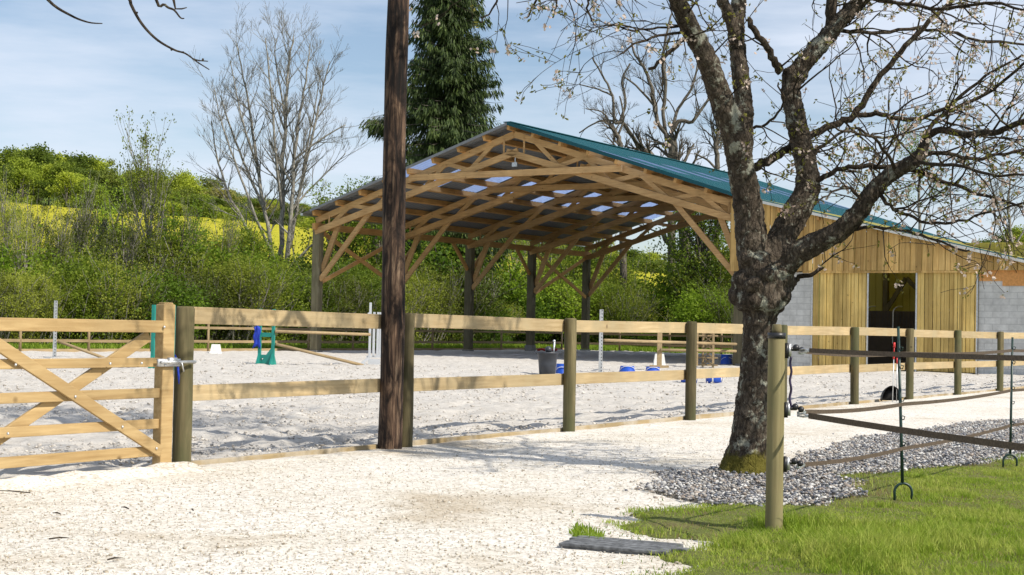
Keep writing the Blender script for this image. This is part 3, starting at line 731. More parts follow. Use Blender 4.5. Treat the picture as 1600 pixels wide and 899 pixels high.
# cladding boards over the lean-to front: the upper skirt
rn = random.Random(5)
def boards(name, s0, s1, z0, ztop, L, wd=.19, m=None, parent=barn, cover=True):
    b = MB(); s_ = s0; k = 0
    while s_ < s1-.03:
        e = min(s_+wd*rn.uniform(.86, 1.1), s1)
        zt0, zt1 = ztop(s_), ztop(e); dl = (.0 if k % 2 == 0 else -.022)+rn.uniform(-.002, .002); zz = z0+rn.uniform(-.008, .008)
        V = []
        for LL in (L-.022+dl, L+dl):
            V += [P(s_+.007, LL, zz), P(e-.007, LL, zz), P(e-.007, LL, zt1), P(s_+.007, LL, zt0)]
        b.add(V, [(0, 1, 2, 3), (5, 4, 7, 6), (4, 0, 3, 7), (1, 5, 6, 2), (3, 2, 6, 7), (4, 5, 1, 0)])
        s_ = e; k += 1
    return b.build(name, m or M['board'], parent)
def boards_mat(name, dark, light, step=.19):
    m = rail_wood(name, dark, light, rnd=.05, along='z', sc=3.5)
    n, l = m.node_tree.nodes, m.node_tree.links; b = n['Principled BSDF']
    t = n.new('ShaderNodeTexCoord'); ro = n.new('ShaderNodeMapping'); ro.inputs['Rotation'].default_value = (0, 0, FA); l.new(t.outputs['Object'], ro.inputs[0])
    sp = n.new('ShaderNodeSeparateXYZ'); l.new(ro.outputs[0], sp.inputs[0])
    dv = n.new('ShaderNodeMath'); dv.operation = 'DIVIDE'; dv.inputs[1].default_value = step; l.new(sp.outputs['X'], dv.inputs[0])
    fl = n.new('ShaderNodeMath'); fl.operation = 'FLOOR'; l.new(dv.outputs[0], fl.inputs[0])
    wn_ = n.new('ShaderNodeTexWhiteNoise'); wn_.noise_dimensions = '1D'; l.new(fl.outputs[0], wn_.inputs['W'])
    r = ramp(n, [(0, (.62, .59, .54)), (.6, (1, 1, 1)), (1, (1.15, 1.12, 1.05))]); l.new(wn_.outputs['Value'], r.inputs[0])
    old = b.inputs['Base Color'].links[0].from_socket
    l.new(mix(n, l, 1.0, old, r.outputs[0], 'MULTIPLY'), b.inputs['Base Color']); return m
M['board'] = boards_mat('upper_cladding', (.50, .30, .095), (.76, .52, .20))
M['board2'] = boards_mat('door_cladding', (.54, .36, .105), (.80, .60, .22), .14)
FR = -.30
boards('wall_cladding', W_-.42, LEND, 3.28, lambda s_: zr(max(s_, W_))-.10-(0 if s_ > W_ else .0), FR)
def s_at(x, L=FR, zz=460):
    r = ray(x, zz); k = r.x/r.y; p0 = P(0, L)
    return (p0.x-k*p0.y)/(k*g.y-g.x)
sA, sB, sC, sD, sE, sF = [s_at(q) for q in (1150, 1267, 1356, 1430, 1527, 1600)]
print('s', sA, sB, sC, sD, sE, sF)
b = MB(); b.box(P(W_-.1, FR+.26, 1.65), (.42, .3, 3.3), (g, d, UP)); b.build('corner_column', M['column'], barn)
b = MB(); b.box(P((W_+.15+sB)/2, FR+.22, 1.62), (sB-W_-.15, .2, 3.24), (g, d, UP)); b.build('block_wall', M['block'], barn)
b = MB(); b.box(P((sE+LEND)/2, FR+.22, 1.62), (LEND-sE-.02, .2, 3.24), (g, d, UP)); b.build('block_wall', M['block'], barn)
for a0, a1 in ((sB, sC), (sD, sE)):
    dr = boards('sliding_door', a0, a1, .06, lambda s_: 3.34, FR+.10, .14, M['board2'])
    fr = MB()
    for ss_ in (a0+.02, a1-.02): fr.box(P(ss_, FR+.065, 1.68), (.05, .03, 3.3), (g, d, UP))
    fr.build('door_edge', M['galv'], dr)
b = MB(); b.beam(P(sB-.3, FR-.01, 3.24), P(sE+.3, FR-.01, 3.24), .03, .06); b.build('door_track', M['board'], barn)
b = MB()
for a0, a1, z0 in ((sE+.03, sE+.75, 2.95), (sE+.75, sE+1.5, 2.8), (sE+1.5, LEND-.1, 2.55)):
    b.box(P((a0+a1)/2, FR+.10, (z0+3.3)/2), (a1-a0, .02, 3.3-z0), (g, d, UP))
b.build('sheathing_board', M['osb'], barn)
# interior of the lean-to seen through the door
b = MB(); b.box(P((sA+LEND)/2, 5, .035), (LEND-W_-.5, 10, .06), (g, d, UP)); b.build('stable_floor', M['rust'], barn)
b = MB()
s_ = W_+.3
while s_ < LEND-.3:
    b.box(P(s_, 7.0, 2.3), (.24, .03, 4.6), (g, d, UP)); b.box(P(s_+.13, 6.98, 2.3), (.02, .05, 4.6), (g, d, UP)); s_ += .26
b.build('inner_partition', M['pvc'], barn)
b = MB(); b.box(P(LEND-.05, 11, zr(LEND)/2-.1), (.12, 22, zr(LEND)-.3), (g, d, UP)); b.build('side_wall', M['board'], barn)
b = MB(); b.box(P(sC-1.75, 6.7, 2), (.18, .18, 4.3), (g, d, UP)); b.beam(P(sC-1.7, 6.6, 2.1), P(sC-.95, 6.6, 3.3), .1, .16); b.beam(P(sC-.95, 6.6, 3.3), P(sC+.2, 6.6, 2.2), .1, .16); b.build('inner_frame', M['column'], barn)
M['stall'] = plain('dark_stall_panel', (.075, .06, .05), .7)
for k in range(4):
    s0 = sC-1.75+k*.98
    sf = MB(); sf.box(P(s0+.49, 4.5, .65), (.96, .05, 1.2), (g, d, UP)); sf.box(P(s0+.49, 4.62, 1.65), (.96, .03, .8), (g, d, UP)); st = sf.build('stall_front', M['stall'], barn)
    gr = MB()
    for q in range(8): gr.tube([P(s0+.07+q*.115, 4.5, 1.25), P(s0+.07+q*.115, 4.5, 2.05)], .009, 5)
    arc = [P(s0+.04, 4.46, .9), P(s0+.05, 4.46, 1.75)]+[P(s0+.30-.25*math.cos(a), 4.46, 2.0+.22*math.sin(a)) for a in np.linspace(0, math.pi*.62, 7)]; gr.build('grille', M['bin'], st); gr = MB(); gr.tube(arc, .026, 6); gr.build('neck_guard', M['galv'], st)

# ================================================================== FENCES
rn = random.Random(11)
PH = 1.32
def round_post(p, h, r, m, parent, name='post', taper=.96, n=16):
    b = MB(); lean = Vector((rn.uniform(-.006, .006), rn.uniform(-.006, .006), 0))
    prof = [(-.12, r), (.0, r), (h*.33, r*.99), (h*.66, r*.98), (h-.02, r*taper), (h, r*taper*.86)]
    b.tube([p+UP*z+lean*z for z, _ in prof], [q for _, q in prof], n, jit=.035, rnd=rn)
    return b.build(name, m, parent, True)
fence = thing('post_and_rail_fence', 'pine rail fence on round treated posts along the near side of the arena', 'fence', F0)
tp_ = [0]+[t_at_px(x) for x in (636, 891, 1080)]
ta5, ta6 = t_at_px(1081), t_at_px(1336); tp_ += [(ta5+ta6)/2, ta6]+[t_at_px(x) for x in (1422, 1497, 1563)]
st_ = tp_[-1]-tp_[-2]; tp_ += [tp_[-1]+st_*k for k in range(1, 6)]
print('posts', tp_)
for i, t in enumerate(tp_):
    round_post(fline(t), PH+(.0 if i else .0)+rn.uniform(-.01, .01), .072 if i else .078, M['post'], fence)
for i, (t0, t1) in enumerate(zip(tp_, tp_[1:])):
    for z0, z1, nm in ((1.17, 1.31, 'rail'), (.555, .685, 'rail'), (-.06, .06, 'kickboard')):
        a_, b_ = rn.uniform(-.012, .012), rn.uniform(-.012, .012); mid = (z0+z1)/2
        b = MB(); b.beam(fline(t0+(.03 if i else .02), -.095, mid+a_), fline(t1-.03+.05, -.095, mid+b_), .04, z1-z0); b.build(nm, M['kick' if nm == 'kickboard' else 'rail'], fence, bevel=.004)
# end piece of kickboard under the gate latch
b = MB(); b.beam(fline(-.36, .02, .03), fline(-.1, -.02, .035), .04, .07); b.build('kickboard', M['rail'], fence, bevel=.004)

# gate
gate = thing('wooden_field_gate', 'five bar pine field gate with crossed braces at the left edge', 'gate', fline(-.2))
def G(t, off=0, z=0): return fline(-.235-t, off, z)
b = MB(); b.box(G(0, .02, .69), (.095, .125, 1.28), (g, d, UP)); b.box(G(0, .02, 1.335), (.07, .10, .02), (g, d, UP)); b.build('stile', M['gate'], gate, bevel=.008)
b = MB(); b.box(G(3.4, .02, .69), (.095, .125, 1.28), (g, d, UP)); b.build('stile', M['gate'], gate, bevel=.008)
for z0, z1 in ((1.105, 1.20), (.835, .907), (.592, .668), (.35, .426), (.135, .215)):
    top = z1 > 1.1
    b = MB(); b.beam(G(-.03 if top else .05, .045 if top else .02, (z0+z1)/2), G(3.45, .045 if top else .02, (z0+z1)/2), .038, z1-z0); b.build('rail', M['gate'], gate, bevel=.005)
def gbrace(t0, z0, t1, z1, off):
    b = MB(); b.beam(G(t0, off, z0), G(t1, off, z1), .03, .09); return b.build('brace', M['gate'], gate, bevel=.005)
gbrace(.06, .17, 1.85, 1.12, .062); gbrace(.14, 1.08, 1.9, .16, -.02); gbrace(3.3, .17, 2.0, .9, .062)
lt = MB(); lt.box(G(.02, .088, .87), (.02, .24, .06), (g, d, UP)); lt.box(G(.0, .105, .885), (.035, .08, .05), (g, d, UP))
lt.tube([G(.13, .115, .875), G(-.25, .115, .875)], .012, 8); lt.tube([G(-.05, .115, .875), G(-.05, .16, .87), G(-.07, .165, .80)], .007, 6)
for tt, zz in ((.0, .90), (.07, .85)): lt.sphere(G(tt, .10, zz), .012, 6, 4)
lt.build('latch', M['galv'], gate, True)
for tt, zz in ((.07, 1.15), (.62, .868), (1.5, .868), (.95, .628), (.48, .385), (1.55, .385), (.12, .2), (.3, .868)):
    bl = MB(); bl.sphere(G(tt, .08, zz), .011, 7, 4, (1, 1, 1)); bl.build('bolt', M['galv'], gate, True)
rp = MB(); rp.tube([G(-.075, .06, .93), G(-.085, .08, .85), G(-.08, .1, .76), G(-.095, .09, .70)], [.006, .010, .009, .004], 8); tag(rp.build('twine', M['jblue'], None, True), 'blue twine tied to the gate latch', 'twine')

# utility pole
pp = gnd(608, 704); pp.z = 0
b = MB(); rr = random.Random(3); n_ = 40
b.tube([pp+UP*(-.3+z)+Vector((.012*math.sin(z*1.3), .01*math.cos(z), 0)) for z in np.linspace(0, 9.5, n_)], [(.116-.0022*z)*(1+.02*math.sin(z*5)) for z in np.linspace(0, 9.5, n_)], 26)
o = b.build('utility_pole', M['pole'], None, True); tag(o, 'dark weathered wooden utility pole standing in front of the fence', 'pole')
me = o.data
# far arena fence
ff = thing('far_paddock_fence', 'low rail fence with slim square posts along the far side of the arena', 'fence', P(-1.9, 0))
def farpost(p): 
    b = MB(); b.tube([p, p+UP*1.1], [.055, .05], 8); b.build('post', M['farrail'], ff, True)
Lp = list(np.arange(-47, 24.5, 3.05))
for i, L in enumerate(Lp):
    if L > -16: farpost(P(-1.9, L))
for z in (.42, .95):
    for i in range(0, len(Lp)-1, 2):
        if Lp[min(i+2, len(Lp)-1)] > -16:
            b = MB(); b.beam(P(-1.9, Lp[i], z+rn.uniform(-.02, .02)), P(-1.9, Lp[min(i+2, len(Lp)-1)], z), .07, .10); b.build('rail', M['farrail'], ff)
b = MB(); b.beam(P(-1.92, -40, .07), P(-1.92, 24, .07), .04, .13); b.build('kickboard', M['farrail'], ff)
rf = thing('rear_paddock_fence', 'low rail fence behind the barn at the end of the arena', 'fence', P(-3.7, 24))
sp_ = list(np.arange(-1.8, 20, 3.0))
for s_ in sp_:
    b = MB(); b.tube([P(s_, 24.05), P(s_, 24.05, 1.1)], [.055, .05], 8); b.build('post', M['farrail'], rf, True)
for z in (.42, .95):
    for a_, b_ in zip(sp_, sp_[1:]):
        b = MB(); b.beam(P(a_, 24.0, z+rn.uniform(-.02, .02)), P(b_, 24.0, z), .06, .11); b.build('rail', M['farrail'], rf)

# ================================================================== ELECTRIC FENCE
E0 = gnd(1209, 838); E0.z = 0
ep = thing('electric_fence_post', 'round wooden corner post with a black band carrying brown fence tape', 'fence post', E0)
b = MB(); b.tube([E0+UP*z for z in (-.1, 0, .4, .8, 1.19, 1.195)], [.052, .052, .051, .051, .0505, .049], 24); b.build('post', M['epost'], ep, True)
b = MB(); b.tube([E0+UP*z for z in (1.19, 1.215, 1.245, 1.25)], [.028, .03, .027, .02], 14); b.build('post_cap', M['epost'], ep, True)
b = MB(); b.tube([E0+UP*z for z in (1.165, 1.20)], .0535, 24); b.build('band', M['black'], ep, True)
E1, E2 = gnd(1411, 788), gnd(1578, 736)
for e in (E1, E2): e.z = 0
D1 = (E2-E0).normalized(); N2 = Vector((2.45, 6.6, 0)); D2 = (N2-E0).normalized()
def insul(z, dirs):
    b = MB(); rt = Vector((1, 0, 0))
    b.box(E0+rt*.058+UP*z, (.02, .05, .09)); b.tube([E0+rt*.055+UP*(z+.01), E0+rt*.11+UP*(z+.01)], .012, 8)
    b.build('insulator', M['black'], ep, True)
    b = MB(); b.tube([E0+rt*.075+UP*(z-.035), E0+rt*.075+UP*(z+.04)], .014, 8); b.build('insulator_bolt', M['galv'], ep, True)
    b = MB(); b.sphere(E0+rt*.115+UP*(z+.018), .021, 8, 6); b.sphere(E0+rt*.15+UP*(z+.005), .019, 8, 6); b.build('insulator_knob', M['black'], ep, True)
insul(1.095, 0); insul(.745, 0); insul(.425, 0)
b = MB(); b.tube([E0+Vector((.085, -.005, z)) + Vector((.004*math.sin(z*60), .004*math.cos(z*60), 0)) for z in np.linspace(.76, 1.06, 24)], .0075, 6); b.build('jumper_cable', M['purple'], ep, True)
def tape(name, pts, label, w=.038, sag=.03):
    b = MB(); V = []; F = []; n = 0
    for a_, c in zip(pts, pts[1:]):
        m_ = 14
        for k in range(m_+(c == pts[-1])):
            t = k/m_; p = a_.lerp(c, t)-UP*sag*4*t*(1-t); V += [p+UP*w/2, p-UP*w/2]; n += 1
    F = [(2*i, 2*i+1, 2*i+3, 2*i+2) for i in range(n-1)]
    b.add(V, F); o = b.build(name, M['tape'], None); m_ = o.modifiers.new('thickness', 'SOLIDIFY'); m_.thickness = .003
    tag(o, label, 'fence tape', 'brown electric fence tapes'); return o
st0 = E0+Vector((.13, 0, 0))
def hook(a_, c, z):
    b = MB(); p = a_+UP*z; q = p+(c-a_).normalized()*.13
    b.tube([p, p.lerp(q, .5)+UP*.008, q], .006, 6); b.tube([p-UP*.01, p.lerp(q, .5)-UP*.01, q-UP*.004], .006, 6); b.build('tape_hook', M['galv'], ep, True); return q
far3 = E2+D1*6
for z, lb in ((1.09, 'top brown fence tape running from the corner post towards the green stakes'), (.73, 'middle brown fence tape rising away from the corner post to the far right'), (.415, 'lowest brown fence tape crossing in front of the pebbles')):
    q = hook(st0, E1, z)
    tape('fence_tape', [q, E1+UP*(z-.02), E2+UP*(z-.01), far3+UP*z], lb, .026, .016)
for z, lb in ((1.10, 'top brown fence tape running from the corner post to the near right edge'), (.72, 'wide brown fence tape falling towards the lower right over the pebbles')):
    q = hook(st0, N2, z)
    tape('fence_tape', [q, N2+D2*1.5+UP*(z+(.04 if z > 1 else -.02)), N2+D2*5+UP*z], lb, .034 if z < 1 else .026, .016)
def stake(p, lab, lean, h=1.26):
    t = thing('fence_stake', lab, 'fence stake', p, group='green plastic electric fence stakes')
    b = MB(); top = UP*h+lean
    b.tube([UP*.15+lean*.12, UP*.5+lean*.4, top], [.012, .0115, .010], 8); b.build('shaft', M['green'], t, True, local=True)
    b = MB(); ff_ = [Vector((.062*math.sin(a), 0, .085+.062*math.cos(a))) for a in np.linspace(-1.5, 1.5, 13)]
    b.tube([Vector((-.060, 0, .0))]+ff_+[Vector((.060, 0, 0.0))], .0095, 6); b.build('step_fork', M['green'], t, True, local=True)
    for z in (1.09, .96, .73, .6, .415, .3):
        c = lean*(z/h)+UP*z; b = MB()
        b.tube([c, c+Vector((.02, -.012, .0)), c+Vector((.024, -.02, .022)), c+Vector((.006, -.018, .026))], .004, 5); b.build('tape_clip', M['green'], t, True, local=True)
    return t
stake(E1, 'green plastic fence stake with forked foot in the grass', Vector((-.045, .02, 0)))
stake(E2, 'dark fence stake leaning at the right edge beside the pebbles', Vector((.02, .03, 0)), 1.2)

# drain cover lying on the gravel
dc = gnd(975, 861); dc.z = .03
cv = thing('drain_cover', 'low grey boarded drain cover lying where gravel meets grass', 'drain cover', dc)
qx = (gnd(1062, 866)-gnd(895, 852)); qx.z = 0; qx.normalize(); qy = Vector((-qx.y, qx.x, 0))
rc_ = random.Random(4)
for k in range(5):
    b = MB(); q = qx*rc_.uniform(-.03, .03)+qy*(-.13+k*.066); b.box(dc+q+UP*(.001*k), (.64+rc_.uniform(-.04, .05), .060, .016), ((qx+qy*rc_.uniform(-.03, .03)).normalized(), qy, UP)); b.build('board', M['mat_rubber'], cv, bevel=.004)
b = MB(); b.box(dc-UP*.014, (.60, .30, .012), (qx, qy, UP)); b.build('slab', M['mat_rubber'], cv)

# ================================================================== ARENA OBJECTS
def gp(x, y): p = gnd(x, y); p.z = 0; return p
def jump_standard(name, x0, x1, yb, yt, label, m, with_cloth=False):
    p0 = gp(x0, yb); p1 = at(x1, yb, p0.y-.12); p1.z = 0; c = (p0+p1)/2; h = 1.58
    t = thing(name, label, 'jump standard', c); ax = (p1-p0).normalized(); ay = Vector((-ax.y, ax.x, 0)); w = (p1-p0).length
    for p in (p0, p1):
        b = MB(); b.box(p+UP*h/2, (.085, .07, h), (ax, ay, UP)); b.build('upright', m, t, bevel=.005)
    b = MB(); b.box(c+UP*.86, (w, .05, .12), (ax, ay, UP)); b.box(c+UP*.25, (w, .05, .10), (ax, ay, UP)); b.build('crossbar', m, t)
    b = MB()
    for p in (p0, p1):
        V = []
        for o_ in (-.025, .025): V += [p+ax*o_*1.2+ay*(-.2), p+ax*o_*1.2+ay*.2, p+ax*o_+ay*.04+UP*.34, p+ax*o_-ay*.04+UP*.34]
        b.add(V, [(0, 1, 2, 3), (5, 4, 7, 6), (4, 0, 3, 7), (1, 5, 6, 2), (3, 2, 6, 7), (4, 5, 1, 0)])
    b.add([p0+UP*.03+ay*.03, p1-ax*.02+UP*.03+ay*.03, p1-ax*.02+UP*.52+ay*.03, p0+UP*.03-ay*.03, p1-ax*.02+UP*.03-ay*.03, p1-ax*.02+UP*.52-ay*.03], [(0, 1, 2), (5, 4, 3), (0, 2, 5, 3), (1, 4, 5, 2), (0, 3, 4, 1)])
    b.build('foot', m, t); return t, p0, p1
jump_standard('jump_standard', 238, 269, 578, 470, 'teal wooden jump standard half hidden behind the gate stile', M['jteal'])
t2, q0, q1 = jump_standard('jump_standard', 405, 426, 571, 483, 'teal wooden jump standard with a blue cloth over its left upright', M['jteal'])
b = MB()
V = []; F = []; nn = 9
for i in range(nn):
    for j in range(7):
        V.append(q0+Vector((-.16+.03*j+.02*math.sin(i*1.3+j), -.06-.02*math.sin(j*1.9+i*.6), 1.15-i*.075-(.03*abs(j-3)))))
F = [(i*7+j, i*7+j+1, (i+1)*7+j+1, (i+1)*7+j) for i in range(nn-1) for j in range(6)]
b.add(V, F); o = b.build('saddle_cloth', M['jblue'], None, True); m_ = o.modifiers.new('t', 'SOLIDIFY'); m_.thickness = .03
tag(o, 'blue cloth hanging from the teal jump standard', 'cloth')
# silver wing
wp = gp(584, 572); wg = thing('jump_wing', 'silver slatted jump wing beside the utility pole', 'jump standard', wp)
sc1 = wp.y/FPX
for k, dx in enumerate((-7, -1, 5, 9)):
    b = MB(); b.box(wp+Vector((dx*sc1, .03*k, .92+(.25 if k == 0 else 0)/2)), (.07, .05, 1.3+(.3 if k == 0 else 0))); b.build('slat', M['silver'], wg, bevel=.005)
b = MB(); b.box(wp+Vector((0, .03, .27)), (.45, .05, .05)); b.box(wp+Vector((0, .03, .1)), (.35, .08, .2)); b.beam(wp+Vector((-.38, -.02, .03)), wp+Vector((-.08, .03, .3)), .08, .07); b.box(wp+Vector((-.38, -.02, .03)), (.3, .3, .06)); b.build('foot', M['silver'], wg)
b = MB(); b.beam(wp+Vector((-.19, .0, 1.55)), wp+Vector((-.05, .02, 1.30)), .06, .06); b.build('cap', M['silver'], wg)
def pole_obj(p0, p1, label, r=.045, m='farrail', nm='jump_pole'):
    b = MB(); b.tube([p0, p0.lerp(p1, .5), p1], r, 10); o = b.build(nm, M[m], None, True); tag(o, label, 'jump pole', 'wooden jump poles'); return o
pole_obj(at(430, 518, q1.y-.06), at(578, 523, wp.y-.06), 'upper wooden pole held level between the teal standard and the silver wing')
pole_obj(at(431, 538, q1.y-.06), at(567, 571, wp.y-.2), 'wooden pole sloping from the teal standard down to the silver wing')
s3 = gp(85, 560)
def slot_post(x, yb, yt, label):
    p = gp(x, yb); h = (yb-yt)*p.y/FPX; t = thing('slotted_jump_post', label, 'jump standard', p, group='galvanised slotted jump posts')
    b = MB(); b.box(p+UP*h/2, (.10, .06, h)); b.box(p+UP*.02, (.5, .4, .04)); b.build('upright', M['galv'], t, bevel=.004)
    b = MB()
    for k in range(int(h/.09)): b.tube([p+Vector((.02, -.034, .08+k*.09)), p+Vector((.02, -.028, .08+k*.09))], .016, 6)
    b.build('hole_row', M['black'], t); return p
pA = slot_post(85, 560, 470, 'galvanised slotted jump post on the left behind the gate')
pB = slot_post(938, 584, 484, 'galvanised slotted jump post in the middle of the arena')
pole_obj(at(90, 533, pA.y-.07), at(172, 563, pA.y+.4), 'wooden pole sloping down from the slotted post on the left')
pole_obj(at(0, 577, 36), at(150, 571, 40), 'pole lying on the sand at the left behind the gate')
# right hand jump: two planks over a wooden post, lattice wing
pC = gp(1030, 576); tC = thing('wooden_jump_post', 'wooden jump post standing behind a white plastic block', 'jump standard', pC)
b = MB(); b.box(pC+UP*.72, (.15, .09, 1.44)); b.build('upright', M['farrail'], tC, bevel=.006); b = MB(); b.box(pC+UP*.05, (.6, .1, .1)); b.build('foot', M['farrail'], tC)
def white_block(x, y, label, w=.5, h=.42):
    p = gp(x, y); b = MB(); dd_ = .22
    V = [p+Vector((i*w/2*(1 if k == 0 else .66), j*dd_/2, k*h)) for k in (0, 1) for j in (-1, 1) for i in (-1, 1)]
    b.add(V, [(0, 2, 3, 1), (4, 5, 7, 6), (0, 1, 5, 4), (2, 6, 7, 3), (0, 4, 6, 2), (1, 3, 7, 5)])
    b.box(p+Vector((-w*.36, 0, .03)), (w*.28, dd_*1.3, .06)); b.box(p+Vector((w*.36, 0, .03)), (w*.28, dd_*1.3, .06))
    b.box(p+Vector((0, -dd_/2-.004, h*.55)), (w*.3, .01, h*.35))
    o = b.build('cavaletti_block', M['white'], None, bevel=.02); tag(o, label, 'jump block', 'white plastic cavaletti blocks'); return o
white_block(1030, 574.5, 'white plastic block at the foot of the wooden jump post', .42, .44)
white_block(337, 553.5, 'white plastic block standing by the far arena fence', .42, .36)
pole_obj(at(944, 532, pB.y+.3), at(1150, 538, pC.y+1), 'upper long plank pole on the right hand jump')
pole_obj(at(1032, 547, pC.y-.1), at(1150, 549, pC.y+1), 'lower long plank pole on the right hand jump')
pD = gp(1098, 575); pE = gp(1114, 576); tD = thing('lattice_wing', 'wooden lattice jump wing left of the cherry trunk', 'jump standard', (pD+pE)/2)
wv = pE-pD; wv.normalize()
for p in (pD, pE): b = MB(); b.box(p+UP*.68, (.07, .06, 1.36)); b.build('upright', M['farrail'], tD)
b = MB(); WL = (pE-pD).length
for k in range(6): b.box((pD+pE)/2+UP*(.1+k*.24), (WL, .03, .05))
for k in range(5):
    b.beam(pD+UP*(.1+k*.24), pE+UP*(.34+k*.24), .02, .035); b.beam(pE+UP*(.1+k*.24), pD+UP*(.34+k*.24), .02, .035)
b.build('lattice', M['farrail'], tD)
b = MB(); b.box(gp(1088, 574)+UP*.7, (.1, .08, 1.4)); o = b.build('wooden_stake', M['farrail'], None, bevel=.005); tag(o, 'upright wooden stake just left of the lattice wing', 'stake')
# rubber tub
pT = gp(855, 587.5); tb = thing('muck_tub', 'dark grey rubber tub with a handle and things inside', 'tub', pT)
b = MB(); b.lathe(pT, [(.20, 0), (.225, .3), (.25, .55), (.285, .56), (.285, .6), (.24, .6), (.235, .5), (.05, .48)], 22); b.build('tub_body', M['bin'], tb, True)
for sx in (-1, 1): b = MB(); b.tube([pT+Vector((sx*.27, -.04, .56)), pT+Vector((sx*.33, 0, .6)), pT+Vector((sx*.27, .04, .56))], .014, 6); b.build('handle', M['bin'], tb, True)
b = MB(); b.sphere(pT+Vector((.02, 0, .66)), .09, 8, 5); b.build('tub_content', M['bin'], tb, True)
b = MB(); b.tube([pT+Vector((.14, .0, .5)), pT+Vector((.17, 0, .86))], .022, 8); b.sphere(pT+Vector((.16, 0, .88)), .035, 8, 5); tag(b.build('tool_grip', M['silver'], None, True), 'pale tool grip sticking out of the dark tub', 'tool')
def bucket(x, y, label, r=.16, h=.22, lying=False):
    p = gp(x, y); t = thing('blue_tub', label, 'tub', p, group='blue plastic tubs in the arena')
    if lying:
        b = MB(); b.tube([p+Vector((-.17, 0, .13)), p+Vector((-.1, 0, .13)), p+Vector((.16, -.09, .13))], [.115, .125, .13], 16); b.build('tub_body', M['blue'], t, True)
        b = MB(); b.tube([p+Vector((.158, -.09, .13)), p+Vector((.166, -.092, .13))], [.06, .06], 16); b.tube([p+Vector((-.02, -.03, .13)), p+Vector((.01, -.04, .13))], [.134, .134], 16); b.build('tub_opening', M['white'], t, True)
    else:
        b = MB(); b.lathe(p, [(r*1.25, 0), (r*1.25, .03), (r*1.1, .05), (r*.95, h), (r*.8, h)], 18); b.build('tub_body', M['blue'], t, True)
        b = MB(); b.tube([p+Vector((r*1.0*math.cos(a), -r*1.15*abs(math.sin(a))*.2-.14, h*.5+r*.5*math.sin(a))) for a in np.linspace(0, math.pi, 7)], .008, 5); b.build('handle', M['white'], t, True)
bucket(878, 587, 'blue plastic tub right beside the dark rubber tub', .15, .30)
bucket(980, 583.5, 'upturned blue tub between the slotted post and white block', .2, .2)
bucket(1020, 585, 'upturned blue tub just below the white block', .19, .2)
bucket(1076, 600, 'blue tub lying below the rail just left of a fence post', .14, .2, True)
bucket(1115, 600.5, 'blue tub lying on its side just left of the cherry trunk', .14, .2, True)
bucket(1135, 571, 'blue tub in the shade by the barn corner column', .2, .38)
bucket(1584, 587, 'blue tub by the fence at the far right', .22, .36)
# small black post with red hose behind the tub
p = gp(866, 551); b = MB(); b.tube([p, p+UP*.6], .06, 8); tag(b.build('short_post', M['black'], None, True), 'short black post behind the dark rubber tub', 'post')
p = gp(852, 550); b = MB(); b.tube([p+Vector((-.4+.2*k, .05*math.sin(k*2), .06+.08*abs(math.sin(k*1.7)))) for k in range(6)], .06, 7); tag(b.build('red_hose', M['red'], None, True), 'red hose lying in the shade behind the tub', 'hose')
# scoop
pS = gnd(1393, 631); pS.z = .02; sc_ = thing('manure_scoop', 'black manure scoop with red handled rods standing behind the fence', 'scoop', pS)
b = MB(); V = []; F = []; nu, nv = 13, 6
for i in range(nu):
    a = math.pi*i/(nu-1)
    for j in range(nv):
        q = j/(nv-1); V.append(pS+Vector((-.17*math.cos(a)*(1-.05*q), -.02+.16*q, .02+.27*math.sin(a)*(1-.15*q)+.01*q)))
F = [(i*nv+j, i*nv+j+1, (i+1)*nv+j+1, (i+1)*nv+j) for i in range(nu-1) for j in range(nv-1)]
for i in range(nu-2): F.append(((i)*nv+nv-1, (i+1)*nv+nv-1, (nu-1)*nv+nv-1))
b.add(V, F); o = b.build('pan', M['black'], sc_, True); m_ = o.modifiers.new('t', 'SOLIDIFY'); m_.thickness = .008
b = MB(); b.box(pS+Vector((.0, -.03, .008)), (.34, .03, .016)); b.build('pan_lip', M['galv'], sc_)
for a_, c_, zt in ((Vector((.01, -.03, .02)), Vector((.03, 0, .78)), .78), (Vector((.10, .05, .02)), Vector((.10, .05, .70)), .70)):
    b = MB(); b.tube([pS+a_, pS+c_], .008, 7); b.build('rod', M['silver'], sc_, True)
    b = MB(); b.tube([pS+c_-UP*.02, pS+c_+UP*.08], .017, 8); b.build('grip', M['red'], sc_, True)
b = MB(); b.tube([pS+Vector((.035, 0, .96)), pS+Vector((.035, 0, 1.05))], .02, 8); b.tube([pS+Vector((.03, 0, .8)), pS+Vector((.035, 0, .97))], .008, 6); b.build('upper_grip', M['red'], sc_, True)
# yard clutter before the lean-to
for x, lab in ((1448, 'left one of two slim pale posts before the right sliding door'), (1456, 'right one of two slim pale posts before the right sliding door'), (1295, 'slim wooden post before the left sliding door')):
    p = gp(x, 582 if x > 1300 else 570); b = MB(); b.box(p+UP*.72, (.09, .09, 1.44)); o = b.build('slim_post', M['farrail'], None, bevel=.005); tag(o, lab, 'post')
pR = gp(1480, 583); yf = thing('braced_wooden_hurdle', 'wooden hurdle with diagonal braces before the block wall', 'hurdle', pR)
u0, u1 = gp(1478, 583), gp(1665, 588); dv_ = (u1-u0)
for z in (.95, 1.33): b = MB(); b.beam(u0+UP*z, u1+UP*z, .05, .12); b.build('rail', M['farrail'], yf)
b = MB()
for k in range(4):
    a0 = u0.lerp(u1, .08+k*.22); a1 = u0.lerp(u1, .08+(k+1)*.22)
    if k % 2: a0, a1 = a1, a0
    b.beam(a0+UP*.9, a1+UP*1.3, .04, .09)
b.build('brace', M['farrail'], yf)
for q in (0, .5, 1): b = MB(); p = u0.lerp(u1, q); b.box(p+UP*.68, (.08, .08, 1.36)); b.build('upright', M['farrail'], yf)
